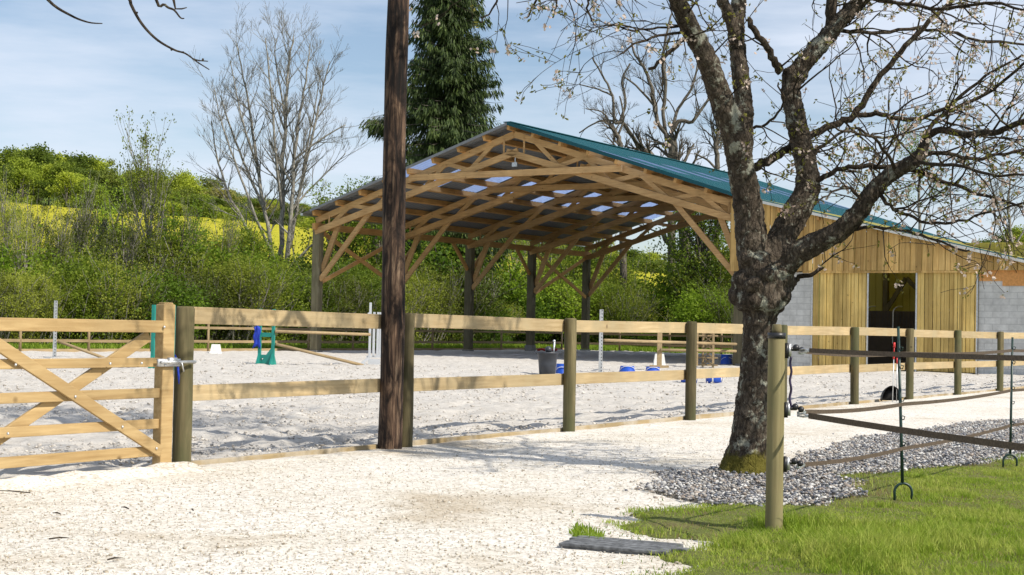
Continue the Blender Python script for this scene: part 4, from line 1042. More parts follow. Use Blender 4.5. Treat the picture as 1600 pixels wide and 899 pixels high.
p = gp(1512, 582); b = MB()
for k in range(5): b.tube([p+Vector(((.32+.05*k)*math.cos(a), .3*math.sin(a), .04+.05*k+.04*math.sin(3*a+k))) for a in np.linspace(0, 6.3, 20)], .015, 5)
tag(b.build('hose_coil', M['farrail'], None, True), 'pale hose lying in a loose coil before the block wall', 'hose')
# fallen twigs on the gravel
rn = random.Random(2)
for x, y in ((15, 776), (88, 811), (92, 851), (195, 802), (178, 884), (300, 805)):
    p = gnd(x, y); p.z = .03; a = rn.uniform(0, 3); L_ = rn.uniform(.05, .12) if x != 15 else .3
    b = MB(); dv = Vector((math.cos(a), math.sin(a)*.5, 0)); b.tube([p-dv*L_/2, p+Vector((0, .01, .006)), p+dv*L_/2+UP*.005], [.004, .005, .002], 5)
    lab = {15: 'longest fallen twig lying on the gravel at the left edge', 88: 'small fallen twig right of the longest one on the gravel', 92: 'lowest left fallen twig on the white gravel', 195: 'fallen twig on the gravel left of the gate post line', 178: 'fallen twig nearest the bottom edge of the photo', 300: 'fallen twig on the gravel below the round gate post'}[x]
    tag(b.build('fallen_twig', M['twig'], None), lab, 'twig', 'twigs fallen on the gravel')

# ================================================================== TREES
def smooth_path(pts, rad, sub=4):
    """Catmull-Rom through the points"""
    out, ro = [], []
    n = len(pts)
    for i in range(n-1):
        p0, p1, p2, p3 = pts[max(i-1, 0)], pts[i], pts[i+1], pts[min(i+2, n-1)]
        for k in range(sub):
            t = k/sub
            out.append(.5*((2*p1)+(p2-p0)*t+(2*p0-5*p1+4*p2-p3)*t*t+(3*p1-p0-3*p2+p3)*t**3)); ro.append(rad[i]*(1-t)+rad[i+1]*t)
    out.append(pts[-1]); ro.append(rad[-1]); return out, ro
def rvec(r, s=1): return Vector((r.uniform(-s, s), r.uniform(-s, s), r.uniform(-s, s)))
def grow(r, mb, p, dr, L, rad, lv, maxlv, tips, curl=.25, up=.05, kids=(3, 5), n=4, ratio=(.45, .7), ang=.75, minr=.004, segl=None, kidstart=.3):
    m = max(3, int(L/(segl or L/5))); st = L/m; pts = [p.copy()]; dr = dr.normalized()
    for i in range(m):
        dr = (dr+rvec(r, curl)*.5+UP*up).normalized(); pts.append(pts[-1]+dr*st)
    rs = [max(minr, rad*(1-.75*i/m)) for i in range(m+1)]
    mb.tube(pts, rs, n if lv > 1 else n+2, cap=False)
    if lv >= maxlv:
        tips.append((pts[-1], dr)); tips.append((pts[m//2], dr)); return
    for k in range(r.randint(*kids)):
        t = r.uniform(kidstart, .97); i = min(int(t*m), m-1); q = pts[i].lerp(pts[i+1], t*m-i); td = (pts[i+1]-pts[i]).normalized()
        side = td.cross(rvec(r)).normalized(); nd = (td*math.cos(ang)+side*math.sin(ang)*r.uniform(.7, 1.2)).normalized()
        grow(r, mb, q, nd, L*r.uniform(*ratio)*(1.15-.5*t), rs[i]*.6, lv+1, maxlv, tips, curl, up, kids, n, ratio, ang, minr, segl, kidstart)
def quads(C, size, asp=1.0, tilt=None):
    """random oriented quads at centres C (n,3)"""
    n = len(C); a = rng.normal(size=(n, 3)); a /= np.linalg.norm(a, axis=1)[:, None]
    b = rng.normal(size=(n, 3)); b -= a*(a*b).sum(1)[:, None]; b /= np.linalg.norm(b, axis=1)[:, None]
    s = np.asarray(size)*np.ones(n); a = a*s[:, None]*.5; b = b*s[:, None]*.5*asp
    V = np.stack([C-a, C-b*1, C+a, C+b*1], 1).reshape(-1, 3)
    F = np.arange(4*n).reshape(-1, 4); return V, F

# ------------------------------------------------------------------ cherry tree
TZ = 12.62
base = gnd(1166, 744); base.z = 0
cherry = thing('cherry_tree', 'old gnarled cherry tree with swollen graft and sparse blossom before the fence', 'tree', base)
PXM = TZ/FPX
def path(spec, sub=4):
    pts = [at(x, y, TZ+dz) for x, y, dz, w in spec]; rad = [w*.5*(TZ+dz)/FPX for x, y, dz, w in spec]
    return smooth_path(pts, rad, sub)
thick = [
 [(1165, 770, 0, 90), (1166, 740, 0, 78), (1168, 715, 0, 67), (1171, 680, 0, 60), (1177, 620, 0, 55), (1183, 560, 0, 53), (1186, 510, 0, 54), (1188, 486, 0, 58), (1189, 460, 0, 84), (1190, 440, 0, 80), (1192, 415, 0, 74), (1196, 395, 0, 66)],
 [(1185, 425, 0, 60), (1176, 390, -.02, 54), (1171, 340, -.05, 50), (1163, 290, -.1, 49), (1153, 240, -.15, 46), (1143, 195, -.2, 45), (1125, 150, -.25, 42), (1105, 95, -.35, 38), (1080, 45, -.45, 34), (1058, 0, -.55, 31), (1030, -70, -.8, 26), (985, -160, -1.1, 18), (930, -250, -1.5, 10)],
 [(1160, 250, .05, 34), (1163, 190, .12, 34), (1160, 140, .15, 32), (1154, 90, .2, 30), (1150, 40, .25, 30), (1157, -20, .35, 26), (1165, -110, .5, 20), (1150, -220, .7, 13), (1170, -330, .9, 7)],
 [(1150, 60, .2, 22), (1135, 15, .15, 22), (1120, -20, .1, 18), (1090, -90, .1, 12)],
 [(1198, 430, 0, 56), (1210, 395, .03, 50), (1228, 360, .06, 46), (1248, 325, .08, 45), (1262, 295, .1, 44), (1260, 260, .12, 41), (1250, 215, .15, 38), (1240, 170, .18, 36), (1236, 130, .2, 35), (1255, 100, .2, 34), (1285, 65, .2, 32), (1315, 30, .18, 29), (1345, 0, .15, 27), (1390, -50, .05, 22), (1450, -120, -.1, 15), (1500, -210, -.3, 8)],
 [(1215, 430, 0, 46), (1240, 400, -.08, 42), (1275, 380, -.18, 38), (1310, 362, -.28, 35), (1340, 335, -.35, 32), (1362, 302, -.4, 30), (1395, 270, -.45, 28), (1428, 252, -.5, 26), (1444, 228, -.5, 21), (1449, 210, -.52, 17)],
]
med = [
 [(1220, 112, .2, 18), (1212, 100, .15, 15), (1198, 75, .1, 13), (1182, 52, .1, 12), (1168, 30, .15, 10)],
 [(1298, 52, .2, 24), (1299, 20, .2, 22), (1296, -20, .25, 20), (1290, -90, .4, 15), (1300, -190, .6, 9)],
 [(1449, 212, -.52, 15), (1480, 203, -.6, 13), (1520, 210, -.7, 13), (1560, 205, -.8, 12), (1600, 190, -.9, 10), (1680, 165, -1.2, 7), (1760, 130, -1.4, 5)],
 [(1180, 262, .1, 17), (1205, 248, .2, 16), (1232, 232, .3, 15), (1262, 215, .35, 14), (1300, 196, .45, 13), (1335, 180, .5, 13), (1358, 145, .5, 12), (1385, 108, .5, 11), (1415, 70, .5, 10), (1450, 35, .5, 9), (1488, 0, .5, 8), (1530, -50, .5, 6)],
 [(1335, 180, .5, 10), (1370, 178, .5, 9), (1400, 186, .45, 9), (1440, 184, .4, 8), (1490, 160, .3, 7), (1540, 120, .2, 5), (1600, 85, .1, 4)],
 [(1275, 285, .05, 11), (1295, 272, .0, 10), (1325, 262, -.1, 9), (1370, 260, -.2, 9), (1425, 264, -.3, 8), (1460, 280, -.4, 8), (1500, 292, -.5, 7), (1540, 306, -.6, 6), (1600, 322, -.7, 4)],
 [(1372, 300, -.4, 9), (1392, 322, -.45, 7), (1420, 338, -.5, 6), (1455, 348, -.6, 5.5), (1500, 346, -.7, 5), (1550, 332, -.8, 4), (1600, 318, -.9, 3.5)],
 [(1322, 358, -.3, 8), (1360, 357, -.4, 5.5), (1400, 359, -.5, 5), (1440, 368, -.6, 4.5), (1480, 382, -.7, 4), (1515, 393, -.8, 3)],
 [(1120, 115, -.25, 8), (1098, 62, -.4, 7), (1070, 60, -.5, 8), (1045, 85, -.6, 8), (1015, 110, -.7, 6)],
 [(1078, 52, -.4, 6), (1040, 55, -.5, 5), (1000, 66, -.6, 4.5), (972, 85, -.7, 3)],
 [(1072, 42, -.4, 5), (1030, 45, -.5, 4), (990, 48, -.6, 4), (966, 42, -.7, 3)],
 [(1225, 445, 0, 16), (1245, 436, 0, 10), (1262, 431, -.03, 8), (1284, 419, -.05, 5)],
 [(1446, 215, -.5, 9), (1465, 185, -.5, 8), (1500, 165, -.5, 7), (1550, 140, -.5, 6), (1600, 100, -.6, 5), (1680, 60, -.7, 4)],
 [(1430, 250, -.5, 10), (1470, 238, -.4, 8), (1520, 248, -.3, 7), (1570, 240, -.2, 6), (1630, 225, -.2, 4)],
 [(1425, 255, -.5, 8), (1460, 255, -.7, 7), (1520, 265, -.9, 6), (1570, 275, -1.0, 5), (1640, 270, -1.1, 3)],
 [(1300, 45, .2, 9), (1360, 52, .4, 7), (1420, 45, .6, 6), (1480, 50, .8, 6), (1540, 65, 1.0, 5), (1620, 70, 1.1, 4)],
 [(1350, -5, .1, 9), (1400, 5, -.1, 7), (1470, 15, -.3, 7), (1540, 5, -.5, 6), (1620, 20, -.6, 4)],
 [(1262, 250, .12, 7), (1290, 225, .3, 6), (1330, 200, .6, 5), (1370, 215, .8, 5), (1420, 205, 1.0, 4), (1480, 185, 1.1, 3)],
 [(1400, 268, -.45, 8), (1385, 240, -.6, 6), (1360, 215, -.7, 5), (1320, 205, -.8, 4), (1290, 190, -.9, 3)],
 [(1350, 320, -.38, 7), (1330, 295, -.5, 5), (1300, 300, -.6, 4), (1275, 320, -.7, 3)],
 [(1178, 200, -.1, 6), (1205, 190, -.2, 5), (1225, 160, -.3, 4), (1215, 130, -.4, 3)],
 [(985, -160, -1.1, 12), (930, -90, -1.2, 9), (880, -50, -1.2, 7), (845, -10, -1.2, 5), (820, 30, -1.2, 3)],
 [(930, -250, -1.5, 10), (860, -180, -1.6, 9), (800, -90, -1.7, 7), (785, -20, -1.7, 5), (765, 20, -1.7, 3), (748, 36, -1.7, 2)],
 [(1030, -70, -.8, 12), (980, -60, -.9, 8), (940, -20, -.9, 6), (918, 8, -.9, 4.5), (925, 35, -.9, 3)],
 [(985, -160, -1.1, 10), (950, -80, -1.3, 7), (900, -40, -1.4, 5), (872, 0, -1.4, 4), (862, 30, -1.4, 2.5)],
 [(1170, -330, .9, 8), (1050, -420, .8, 7), (930, -430, .6, 5), (820, -400, .5, 4)],
 [(1165, -110, .5, 14), (1080, -200, .9, 10), (980, -300, 1.4, 8), (880, -350, 1.8, 6)],
 [(1150, -220, .7, 10), (1230, -300, 1.4, 8), (1330, -380, 2.0, 6)],
 [(1390, -50, .05, 14), (1490, -90, -.5, 10), (1600, -160, -1.0, 8), (1700, -230, -1.4, 5)],
 [(1058, 0, -.5, 12), (1000, -100, -1.6, 9), (920, -200, -2.4, 7), (850, -260, -3, 5)],
]
tr = MB()
for sp in thick:
    p_, r_ = path([(x, y, dz, w*(.94 if y > 300 else .88)) for x, y, dz, w in sp], 6); tr.tube(p_, r_, 18)
# flares and graft
rr = random.Random(4)
for a in (0.3, 1.5, 2.6, 3.7, 4.8, 5.7):
    c = base+Vector((math.cos(a)*.11, math.sin(a)*.11, 0)); tr.tube([c+Vector((math.cos(a)*.1, math.sin(a)*.1, -.08)), c+Vector((math.cos(a)*.04, math.sin(a)*.04, .08)), c+UP*.3-Vector((math.cos(a)*.03, math.sin(a)*.03, 0))], [.095, .08, .06], 10)
for x, y, r_, dz in ((1160, 464, 21, -.02), (1176, 470, 19, -.13), (1200, 471, 20, -.12), (1216, 463, 20, -.03), (1226, 447, 14, 0), (1152, 458, 15, 0), (1163, 478, 12, -.1), (1213, 480, 12, -.08), (1238, 440, 9, .0), (1176, 445, 14, -.2), (1200, 428, 15, -.17), (1190, 462, 22, -.1), (1165, 440, 22, -.04), (1212, 432, 24, -.03), (1190, 420, 26, -.08), (1196, 450, 30, .1), (1170, 405, 16, -.1), (1172, 178, 8, -.3), (1122, 180, 9, -.25), (1242, 118, 20, .2)):
    tr.sphere(at(x, y, TZ+dz), r_*PXM, 14, 10, (1.05, 1, .85))
o = tr.build('trunk', M['bark'], cherry, True)
m_ = o.modifiers.new('join', 'REMESH'); m_.mode = 'VOXEL'; m_.voxel_size = .011; m_.use_smooth_shade = True
sm = o.modifiers.new('soft', 'SMOOTH'); sm.factor = .5; sm.iterations = 18
tx = bpy.data.textures.new('bark_relief', 'CLOUDS'); tx.noise_scale = .07; tx.noise_depth = 4
dm = o.modifiers.new('relief', 'DISPLACE'); dm.texture = tx; dm.strength = .034; dm.mid_level = .5; dm.texture_coords = 'LOCAL'
tx2 = bpy.data.textures.new('bark_relief_fine', 'CLOUDS'); tx2.noise_scale = .013; tx2.noise_depth = 2
dm = o.modifiers.new('relief_fine', 'DISPLACE'); dm.texture = tx2; dm.strength = .018; dm.mid_level = .5; dm.texture_coords = 'LOCAL'
br = MB(); tips = []; r = random.Random(21)
for ip, sp in enumerate(med+[q[5:] if len(q) > 7 else q for q in thick[1:]]):
    p_, r_ = path([(x, y, dz if dz > -.5 or sp[0][0] < 1200 else -.5+(dz+.5)*2.6, w*.84) for x, y, dz, w in sp] if ip < len(med) else sp, 4)
    pj = [p_[0]]+[p+rvec(r, .012) for p in p_[1:]]
    if ip < len(med): br.tube(pj, [max(.006, q) for q in r_], 8)
    L = sum((a-b).length for a, b in zip(p_, p_[1:])); nk = int(L*(8.0 if ip < len(med) else 2.4))
    hang = -.03 if sp[0][0] < 1100 else .0
    for k in range(nk):
        i = r.randint(1 if ip < len(med) else 3, len(p_)-2); td = (p_[i+1]-p_[i]).normalized()
        side = td.cross(rvec(r)).normalized(); nd = (td*r.uniform(.2, .8)+side+Vector((.25, 0, .05))).normalized()
        if sp[0][0] < 1100: nd = (nd+Vector((-.35 if sp[-1][0] > 940 else .1, 0, 0))).normalized()
        grow(r, br, p_[i], nd, r.uniform(.25, .95), min(.0095, r_[i]*.6), 2, 3, tips, .6, hang+.01, (2, 5), 4, (.35, .65), .8, .0024, segl=.10)
    tips.append((p_[-1], UP))
ups = [q for sp in thick[1:]+med for q in zip(*path(sp, 4)) if q[0].z > 4.8]
for j in range(42):      # the crown above the frame grows from the limbs up there
    c0_, cr_ = ups[r.randint(0, len(ups)-1)]; out = Vector((c0_.x-base.x, c0_.y-base.y, 0)); a = r.uniform(0, 6.28)
    nd = (out.normalized()*.5+Vector((math.cos(a), math.sin(a), 0))*.8+UP*.7).normalized()
    grow(r, br, c0_, nd, r.uniform(1.3, 2.8), min(.024, cr_*.7), 1, 4, tips, .3, .10, (4, 6), 4, (.4, .65), .7, .003)
br.build('branches', M['twig'], cherry, True)
print('cherry tips', len(tips), 'verts', len(br.v))
# blossom clusters and young leaves at spur ends
def petals(T, n_per, rad, size):
    C = []; 
    for p, dr in T:
        for k in range(n_per): C.append(p+rvec(r, rad))
    return np.array(C), size
vis = [t for t in tips]
sel = []
for p, dr in vis:
    w = fnoise(p.x*1.3+30, p.z*1.3, 7, 2)
    dens = .46 if p.x > base.x+.5 else .26
    if r.random() < dens*(.4+1.2*float(w)): sel.append((p, dr))
PV, PF, PA = [], [], []
def flower(c, nrm, s_):
    t = nrm.orthogonal().normalized(); b2 = nrm.cross(t); ph = r.uniform(0, 6)
    for k in range(5):
        a = ph+k*2*math.pi/5; dv = t*math.cos(a)+b2*math.sin(a); sd = nrm.cross(dv)
        i = len(PV); PV.extend([c, c+dv*s_*.6+sd*s_*.42+nrm*s_*.12, c+dv*s_*1.05+nrm*s_*.25, c+dv*s_*.6-sd*s_*.42+nrm*s_*.12]); PF.append((i, i+1, i+2, i+3))
for p, dr in sel:
    for k in range(r.randint(2, 5)):
        nn_ = rvec(r).normalized(); flower(p+rvec(r, .032)-UP*.015, nn_, r.uniform(.011, .019))
V = np.array([tuple(v) for v in PV]); npobj('blossom', V, np.array(PF), M['petal'], cherry)
lc = []; 
for p, dr in tips:
    w = fnoise(p.x*1.1+3, p.z*1.1, 17, 2)
    if r.random() < .8*(.3+1.4*float(w)):
        for k in range(r.randint(2, 5)): lc.append(tuple(p+rvec(r, .025)))
V, F = quads(np.array(lc), rng.uniform(.025, .05, len(lc)), .45); npobj('foliage', V, F, M['cleaf'], cherry)
print('blossoms', len(sel), 'leaves', len(lc))

# ------------------------------------------------------------------ tree overhanging from the left, outside the frame
tl = Vector((-6.6, 9.2, 0)); left = thing('overhanging_tree', 'bare tree whose hanging twig tips enter the top left corner', 'tree', tl)
b = MB(); r = random.Random(8)
trunk_pts = [tl+Vector(q) for q in ((0, 0, -.1), (.05, 0, 1), (.12, .1, 2.2), (.3, .1, 3.2))]; p_, r_ = smooth_path(trunk_pts, [.17, .15, .13, .12]); b.tube(p_, r_, 14); b.build('trunk', M['bark'], left, True)
b = MB(); top = trunk_pts[-1]
def lpath(spec, end, rad):
    pts = [top]+[Vector(q) for q in spec]+end; n = len(pts)
    q0_ = [rad*(1-.75*i/3) for i in range(3)]; m_ = n-3
    p_, q_ = smooth_path(pts, q0_+[.0115-.0085*i/(m_-1) for i in range(m_)], 5); b.tube(p_, q_, 7); return p_
lpath([(-5.2, 9.2, 4.3), (-4.2, 9.0, 4.6)], [at(30, -60, 9), at(75, 0, 9), at(110, 24, 9), at(138, 35, 9), at(160, 37, 9)], .06)
pq = lpath([(-5.4, 9.1, 4.6), (-4.0, 8.8, 5.0), (-2.8, 8.8, 4.2)], [at(190, -30, 8.8), at(205, 8, 8.8), at(222, 38, 8.8), at(245, 62, 8.8), at(272, 78, 8.8), at(290, 84, 8.8), at(308, 97, 8.8), at(327, 109, 8.8)], .07)
b.tube([at(302, 93, 8.8), at(312, 95, 8.8), at(325, 96, 8.8)], [.005, .004, .003], 5)
for x, y in ((214, 20), (222, 38), (247, 64), (268, 78), (286, 82), (303, 93), (317, 93)): b.sphere(at(x, y, 8.8), .007, 6, 4)
lpath([(-5.0, 9.3, 5.0), (-3.4, 9.0, 5.4), (-2.3, 9, 4.4)], [at(240, -25, 9), at(258, 8, 9), at(272, 16, 9), at(282, 28, 9), at(288, 29, 9)], .06)
b.tube([at(272, -25, 9), at(271, 0, 9), at(274, 14, 9), at(284, 14, 9), at(292, 12, 9)], [.012, .009, .006, .005, .003], 5)
for k in range(14):
    a = r.uniform(0, 6.28); grow(r, b, top, Vector((math.cos(a)*.8-.5, math.sin(a)*.8-.3, .9)), r.uniform(1.5, 2.6), .05, 1, 3, [], .3, .02, (3, 5), 5, (.4, .65), .7, .004)
b.build('branches', M['twig'], left, True)

# ------------------------------------------------------------------ bare trees behind the barn, drawn limb by limb
def px_tree(name, label, Z, spec, mat_, seed, kids, twl, group=None, leaf=None, gp_=(.42, .06, .65, .0075), nk2=(4, 6)):
    b0 = at(spec[0][0][0], spec[0][0][1], Z); b0.z = -.06
    t = thing(name, label, 'tree', b0, group=group); r = random.Random(seed); tm = MB(); bm_ = MB(); tips = []
    for j, sp in enumerate(spec):
        pts = [at(x, y, Z+dz) for x, y, dz, w in sp]; 
        if j == 0: pts[0].z = -.1
        rad = [w*(.5 if 'ash' in name or j == 0 else .4)*Z/FPX for x, y, dz, w in sp]; p_, r_ = smooth_path(pts, rad, 4)
        (tm if j == 0 else bm_).tube([p_[0]]+[p+rvec(r, rad[0]*.25) for p in p_[1:]], r_, 8)
        L = sum((a-b_).length for a, b_ in zip(p_, p_[1:])); nk = int(L*kids)
        for k in range(nk):
            i = r.randint(len(p_)//4 if j else len(p_)//2, len(p_)-2); td = (p_[i+1]-p_[i]).normalized(); side = td.cross(rvec(r)).normalized()
            nd = (td*r.uniform(.4, 1)+side*.8+UP*.2).normalized()
            grow(r, bm_, p_[i], nd, r.uniform(*twl), max(.02, r_[i]*.55), 2, 4, tips, gp_[0], gp_[1], nk2, 3, (.45, .7), gp_[2], gp_[3])
    tm.build('trunk', mat_, t, True); bm_.build('branches', mat_, t, True)
    if leaf:
        C = [tuple(p+rvec(r, .25)) for p, d_ in tips for k in range(leaf[1]) if r.random() < .8]; V, F = quads(np.array(C), leaf[2], .7); npobj('foliage', V, F, leaf[0], t)
    print(name, len(bm_.v), len(tips)); return t
px_tree('bare_tree', 'gnarled bare tree forking above the middle of the teal roof', 100, [
 [(1078, 500, 0, 22), (1078, 440, 0, 19), (1072, 400, 0, 18), (1068, 350, 0, 17), (1064, 300, 0, 16), (1056, 255, 0, 16), (1046, 215, 0, 14)],
 [(1046, 218, 0, 9), (1030, 195, 0, 8), (1022, 165, 0, 8), (1017, 135, .3, 7), (1005, 105, .5, 6), (990, 80, .6, 4), (985, 50, .6, 3)],
 [(1042, 220, 0, 8), (1036, 180, 0, 7), (1040, 140, 0, 7), (1036, 95, 0, 6), (1040, 60, 0, 5), (1050, 20, 0, 3)],
 [(1048, 210, 0, 9), (1060, 190, 0, 8), (1082, 190, 0, 7), (1097, 170, 0, 6), (1110, 150, 0, 4)],
 [(1050, 205, 0, 7), (1060, 170, .5, 6), (1080, 140, .5, 5), (1090, 100, .5, 3)],
 [(1075, 430, 0, 12), (1050, 390, 1, 11), (1034, 362, 1, 10)],
 [(1022, 165, 0, 5), (1000, 140, -.5, 4), (975, 120, -.5, 3)]], M['darkbark'], 31, 1.0, (1.0, 2.6))
px_tree('bare_tree', 'bare tree with a dog-leg limb left of the forked one above the roof', 104, [
 [(1052, 500, 0, 14), (1050, 400, 0, 13), (1046, 330, 0, 12), (1020, 250, 0, 11), (1000, 232, 0, 10)],
 [(1000, 232, 0, 9), (985, 210, 0, 8), (972, 192, 0, 7), (960, 190, 0, 6), (957, 150, 0, 5), (945, 125, 0, 4), (925, 90, 0, 3)],
 [(968, 192, 0, 6), (978, 160, 0, 5), (972, 125, 0, 4), (985, 100, 0, 3)],
 [(965, 192, 0, 5), (945, 188, 0, 4), (925, 195, 0, 3), (905, 208, 0, 2.5)],
 [(957, 150, 0, 4), (935, 140, 0, 3), (905, 132, 0, 2)]], M['darkbark'], 32, 1.0, (1.0, 2.4))
px_tree('bare_tree', 'short upright bare tree directly above the left end of the roof skylights', 99, [
 [(974, 500, 0, 12), (973, 400, 0, 11), (972, 300, 0, 10), (971, 240, 0, 9), (966, 215, 0, 8), (955, 195, 0, 7)],
 [(966, 215, 0, 5), (952, 190, 0, 4), (940, 175, 0, 3), (915, 170, 0, 2)],
 [(966, 210, 0, 5), (975, 185, 0, 4), (968, 150, 0, 3)]], M['darkbark'], 33, .8, (.8, 1.8))
px_tree('bare_tree', 'slim bare tree just left of the cherry stem above the roof', 96, [
 [(1122, 500, 0, 9), (1121, 400, 0, 9), (1120, 300, 0, 8), (1121, 250, 0, 8), (1118, 225, 0, 7), (1122, 200, 0, 5), (1112, 170, 0, 3)],
 [(1119, 265, 0, 5), (1105, 250, 0, 4), (1085, 240, 0, 3)], [(1120, 230, 0, 5), (1132, 200, 0, 4), (1135, 160, 0, 3)]], M['darkbark'], 34, 1.2, (.8, 2.2))
px_tree('young_tree', 'young green tree rising behind the lean-to roof on the right', 84, [
 [(1437, 500, 0, 6), (1437, 420, 0, 6), (1437, 350, 0, 5), (1436, 300, 0, 4), (1440, 255, 0, 3), (1436, 225, 0, 2)],
 [(1437, 350, 0, 4), (1465, 330, 0, 3), (1490, 318, 0, 2)], [(1437, 340, 0, 4), (1410, 315, 0, 3), (1395, 290, 0, 2)],
 [(1437, 320, 0, 3), (1460, 290, 0, 2), (1475, 265, 0, 2)]], M['farbark'], 35, 1.2, (.7, 1.8), leaf=(M['leaf_c'], 1, .13))
px_tree('bare_tree', 'pale bare tree with fine upright twigs at the right edge', 90, [
 [(1585, 500, 0, 7), (1585, 430, 0, 7), (1580, 370, 0, 5), (1575, 320, 0, 4), (1580, 280, 0, 2)],
 [(1582, 400, 0, 4), (1560, 350, 0, 3), (1545, 320, 0, 2)], [(1583, 390, 0, 4), (1610, 340, 0, 3), (1620, 300, 0, 2)]], M['farbark'], 36, 1.5, (.7, 1.8))
# the large bare ash on the left
px_tree('bare_ash_tree', 'tall bare ash tree with many upright stems left of the utility pole', 86, [
 [(436, 520, 0, 16), (436, 470, 0, 14), (437, 430, 0, 11), (440, 380, 0, 8), (441, 310, 0, 7), (443, 240, 0, 6), (447, 170, 0, 5), (452, 110, 0, 3.5), (458, 55, 0, 2)],
 [(434, 450, 0, 9), (426, 400, 0, 7), (414, 330, 0, 6), (402, 260, 0, 5), (392, 190, 0, 4), (380, 120, 0, 2.5), (368, 65, 0, 1.5)],
 [(432, 450, 0, 8), (410, 405, .5, 6), (385, 355, .5, 5), (356, 300, .5, 4), (338, 240, .5, 2.5), (330, 190, .5, 1.5)],
 [(438, 450, 0, 9), (449, 400, -.5, 8), (455, 330, -.5, 6), (460, 250, -.5, 5), (468, 180, -.5, 4), (480, 110, -.5, 2.5), (484, 70, 0, 1.5)],
 [(440, 430, 0, 8), (456, 370, .5, 6), (470, 290, .5, 5), (487, 220, .5, 4), (502, 150, .5, 3), (515, 95, .5, 1.5)],
 [(414, 330, 0, 5), (388, 270, 1, 4), (362, 205, 1, 3), (345, 150, 1, 2)],
 [(441, 330, 0, 5), (432, 260, -1, 4), (427, 180, -1, 3.5), (420, 110, -1, 2.5), (415, 60, -1, 1.5)],
 [(426, 400, 0, 5), (400, 340, -1, 4), (366, 250, -1, 3), (345, 190, -1, 2), (335, 140, -1, 1.2)],
 [(460, 250, -.5, 3.5), (495, 222, -.5, 3), (540, 195, -.5, 1.6)],
 [(455, 330, 0, 4), (480, 300, 1, 3), (515, 265, 1, 2), (540, 240, 1, 1.2)],
 [(447, 200, 0, 3.5), (440, 150, 1, 3), (430, 90, 1, 2), (432, 60, 1, 1.2)],
 [(402, 260, 0, 3), (385, 210, -1, 3), (372, 160, -1, 2), (360, 95, -1, 1.2)],
 [(470, 290, .5, 4), (480, 230, 1, 3), (492, 170, 1, 2), (500, 110, 1, 1.2)],
 [(434, 455, 0, 5), (400, 432, .5, 3), (365, 442, .5, 2.5), (325, 450, .5, 1.5)],
 [(437, 440, 0, 5), (470, 400, -.5, 3.5), (510, 362, -.5, 2)]], M['farbark'], 37, 2.0, (.9, 2.6), gp_=(.24, .09, .58, .0065), nk2=(3, 5))

# ------------------------------------------------------------------ spruce
sp0 = at(692, 540, 92); sp0.z = -.06
spr = thing('spruce_tree', 'tall dark spruce with drooping branches behind the utility pole', 'tree', sp0)
b = MB(); b.tube([sp0+UP*z for z in (-.1, 3, 8, 14, 21, 28)], [.36, .33, .28, .2, .14, .03], 10); b.build('trunk', M['darkbark'], spr, True)
r = random.Random(9); C = []; D = []; bm_ = MB(); z = 5.2
while z < 28.0:
    R = 4.6*max(.02, 1-(z-5)/23.6)**.58*(1 if z > 6.5 else .8)
    for k in range(9):
        a = r.uniform(0, 6.283); rr_ = R*r.uniform(.55, 1.1)
        if math.cos(a) < -.6 and (abs(z-14.2) < .5 or abs(z-10.6) < .4): a = math.pi+r.uniform(-.25, .25); rr_ = r.uniform(4.2, 5.2)
        n_ = 9; pts = []
        for i in range(n_+1):
            q = i/n_; pts.append(sp0+Vector((math.cos(a)*rr_*q, math.sin(a)*rr_*q, z+.25*q-1.5*q*q*rr_/4+.75*q**4)))
        bm_.tube(pts, [.05*(1-.8*i/n_) for i in range(n_+1)], 3, cap=False)
        for i in range(int(rr_*36)):
            q = r.uniform(.12, 1.02); j = min(int(q*n_), n_-1); p = pts[j].lerp(pts[j+1], min(1, q*n_-j)); w_ = .42*(1.1-q)
            s2 = r.uniform(-1, 1); C.append(p+Vector((-math.sin(a)*s2*w_*1.9, math.cos(a)*s2*w_*1.9, -r.uniform(0, .22)*(1+abs(s2))))); D.append((a+s2*.8, r.uniform(.25, .6)))
    z += .21
bm_.build('branches', M['darkbark'], spr)
C = np.array([tuple(c) for c in C]); D = np.array(D); n = len(C)
dv = np.stack([np.cos(D[:, 0])*.6, np.sin(D[:, 0])*.6, -rng.uniform(.4, 1.9, n)], -1); dv /= np.linalg.norm(dv, axis=1)[:, None]; dv *= D[:, 1:2]
sd = rng.normal(size=(n, 3)); sd -= dv*((sd*dv).sum(1)/(dv*dv).sum(1))[:, None]; sd /= np.linalg.norm(sd, axis=1)[:, None]; sd *= rng.uniform(.025, .055, n)[:, None]
V = np.stack([C-sd*.6, C+dv*.45-sd, C+dv, C+dv*.5+sd], 1).reshape(-1, 3); npobj('foliage', V, np.arange(4*n).reshape(-1, 4), M['spruce'], spr)
print('spruce', n)
# ivy on its trunk
k = 5000; a = rng.uniform(0, 6.28, k); zz = rng.uniform(0, 7.5, k); rr_ = .36+rng.gamma(2, .06, k)
C = np.stack([sp0.x+np.cos(a)*rr_, sp0.y+np.sin(a)*rr_, zz], -1); V, F = quads(C, rng.uniform(.08, .16, k), .9); npobj('ivy', V, F, M['ivy'], spr)

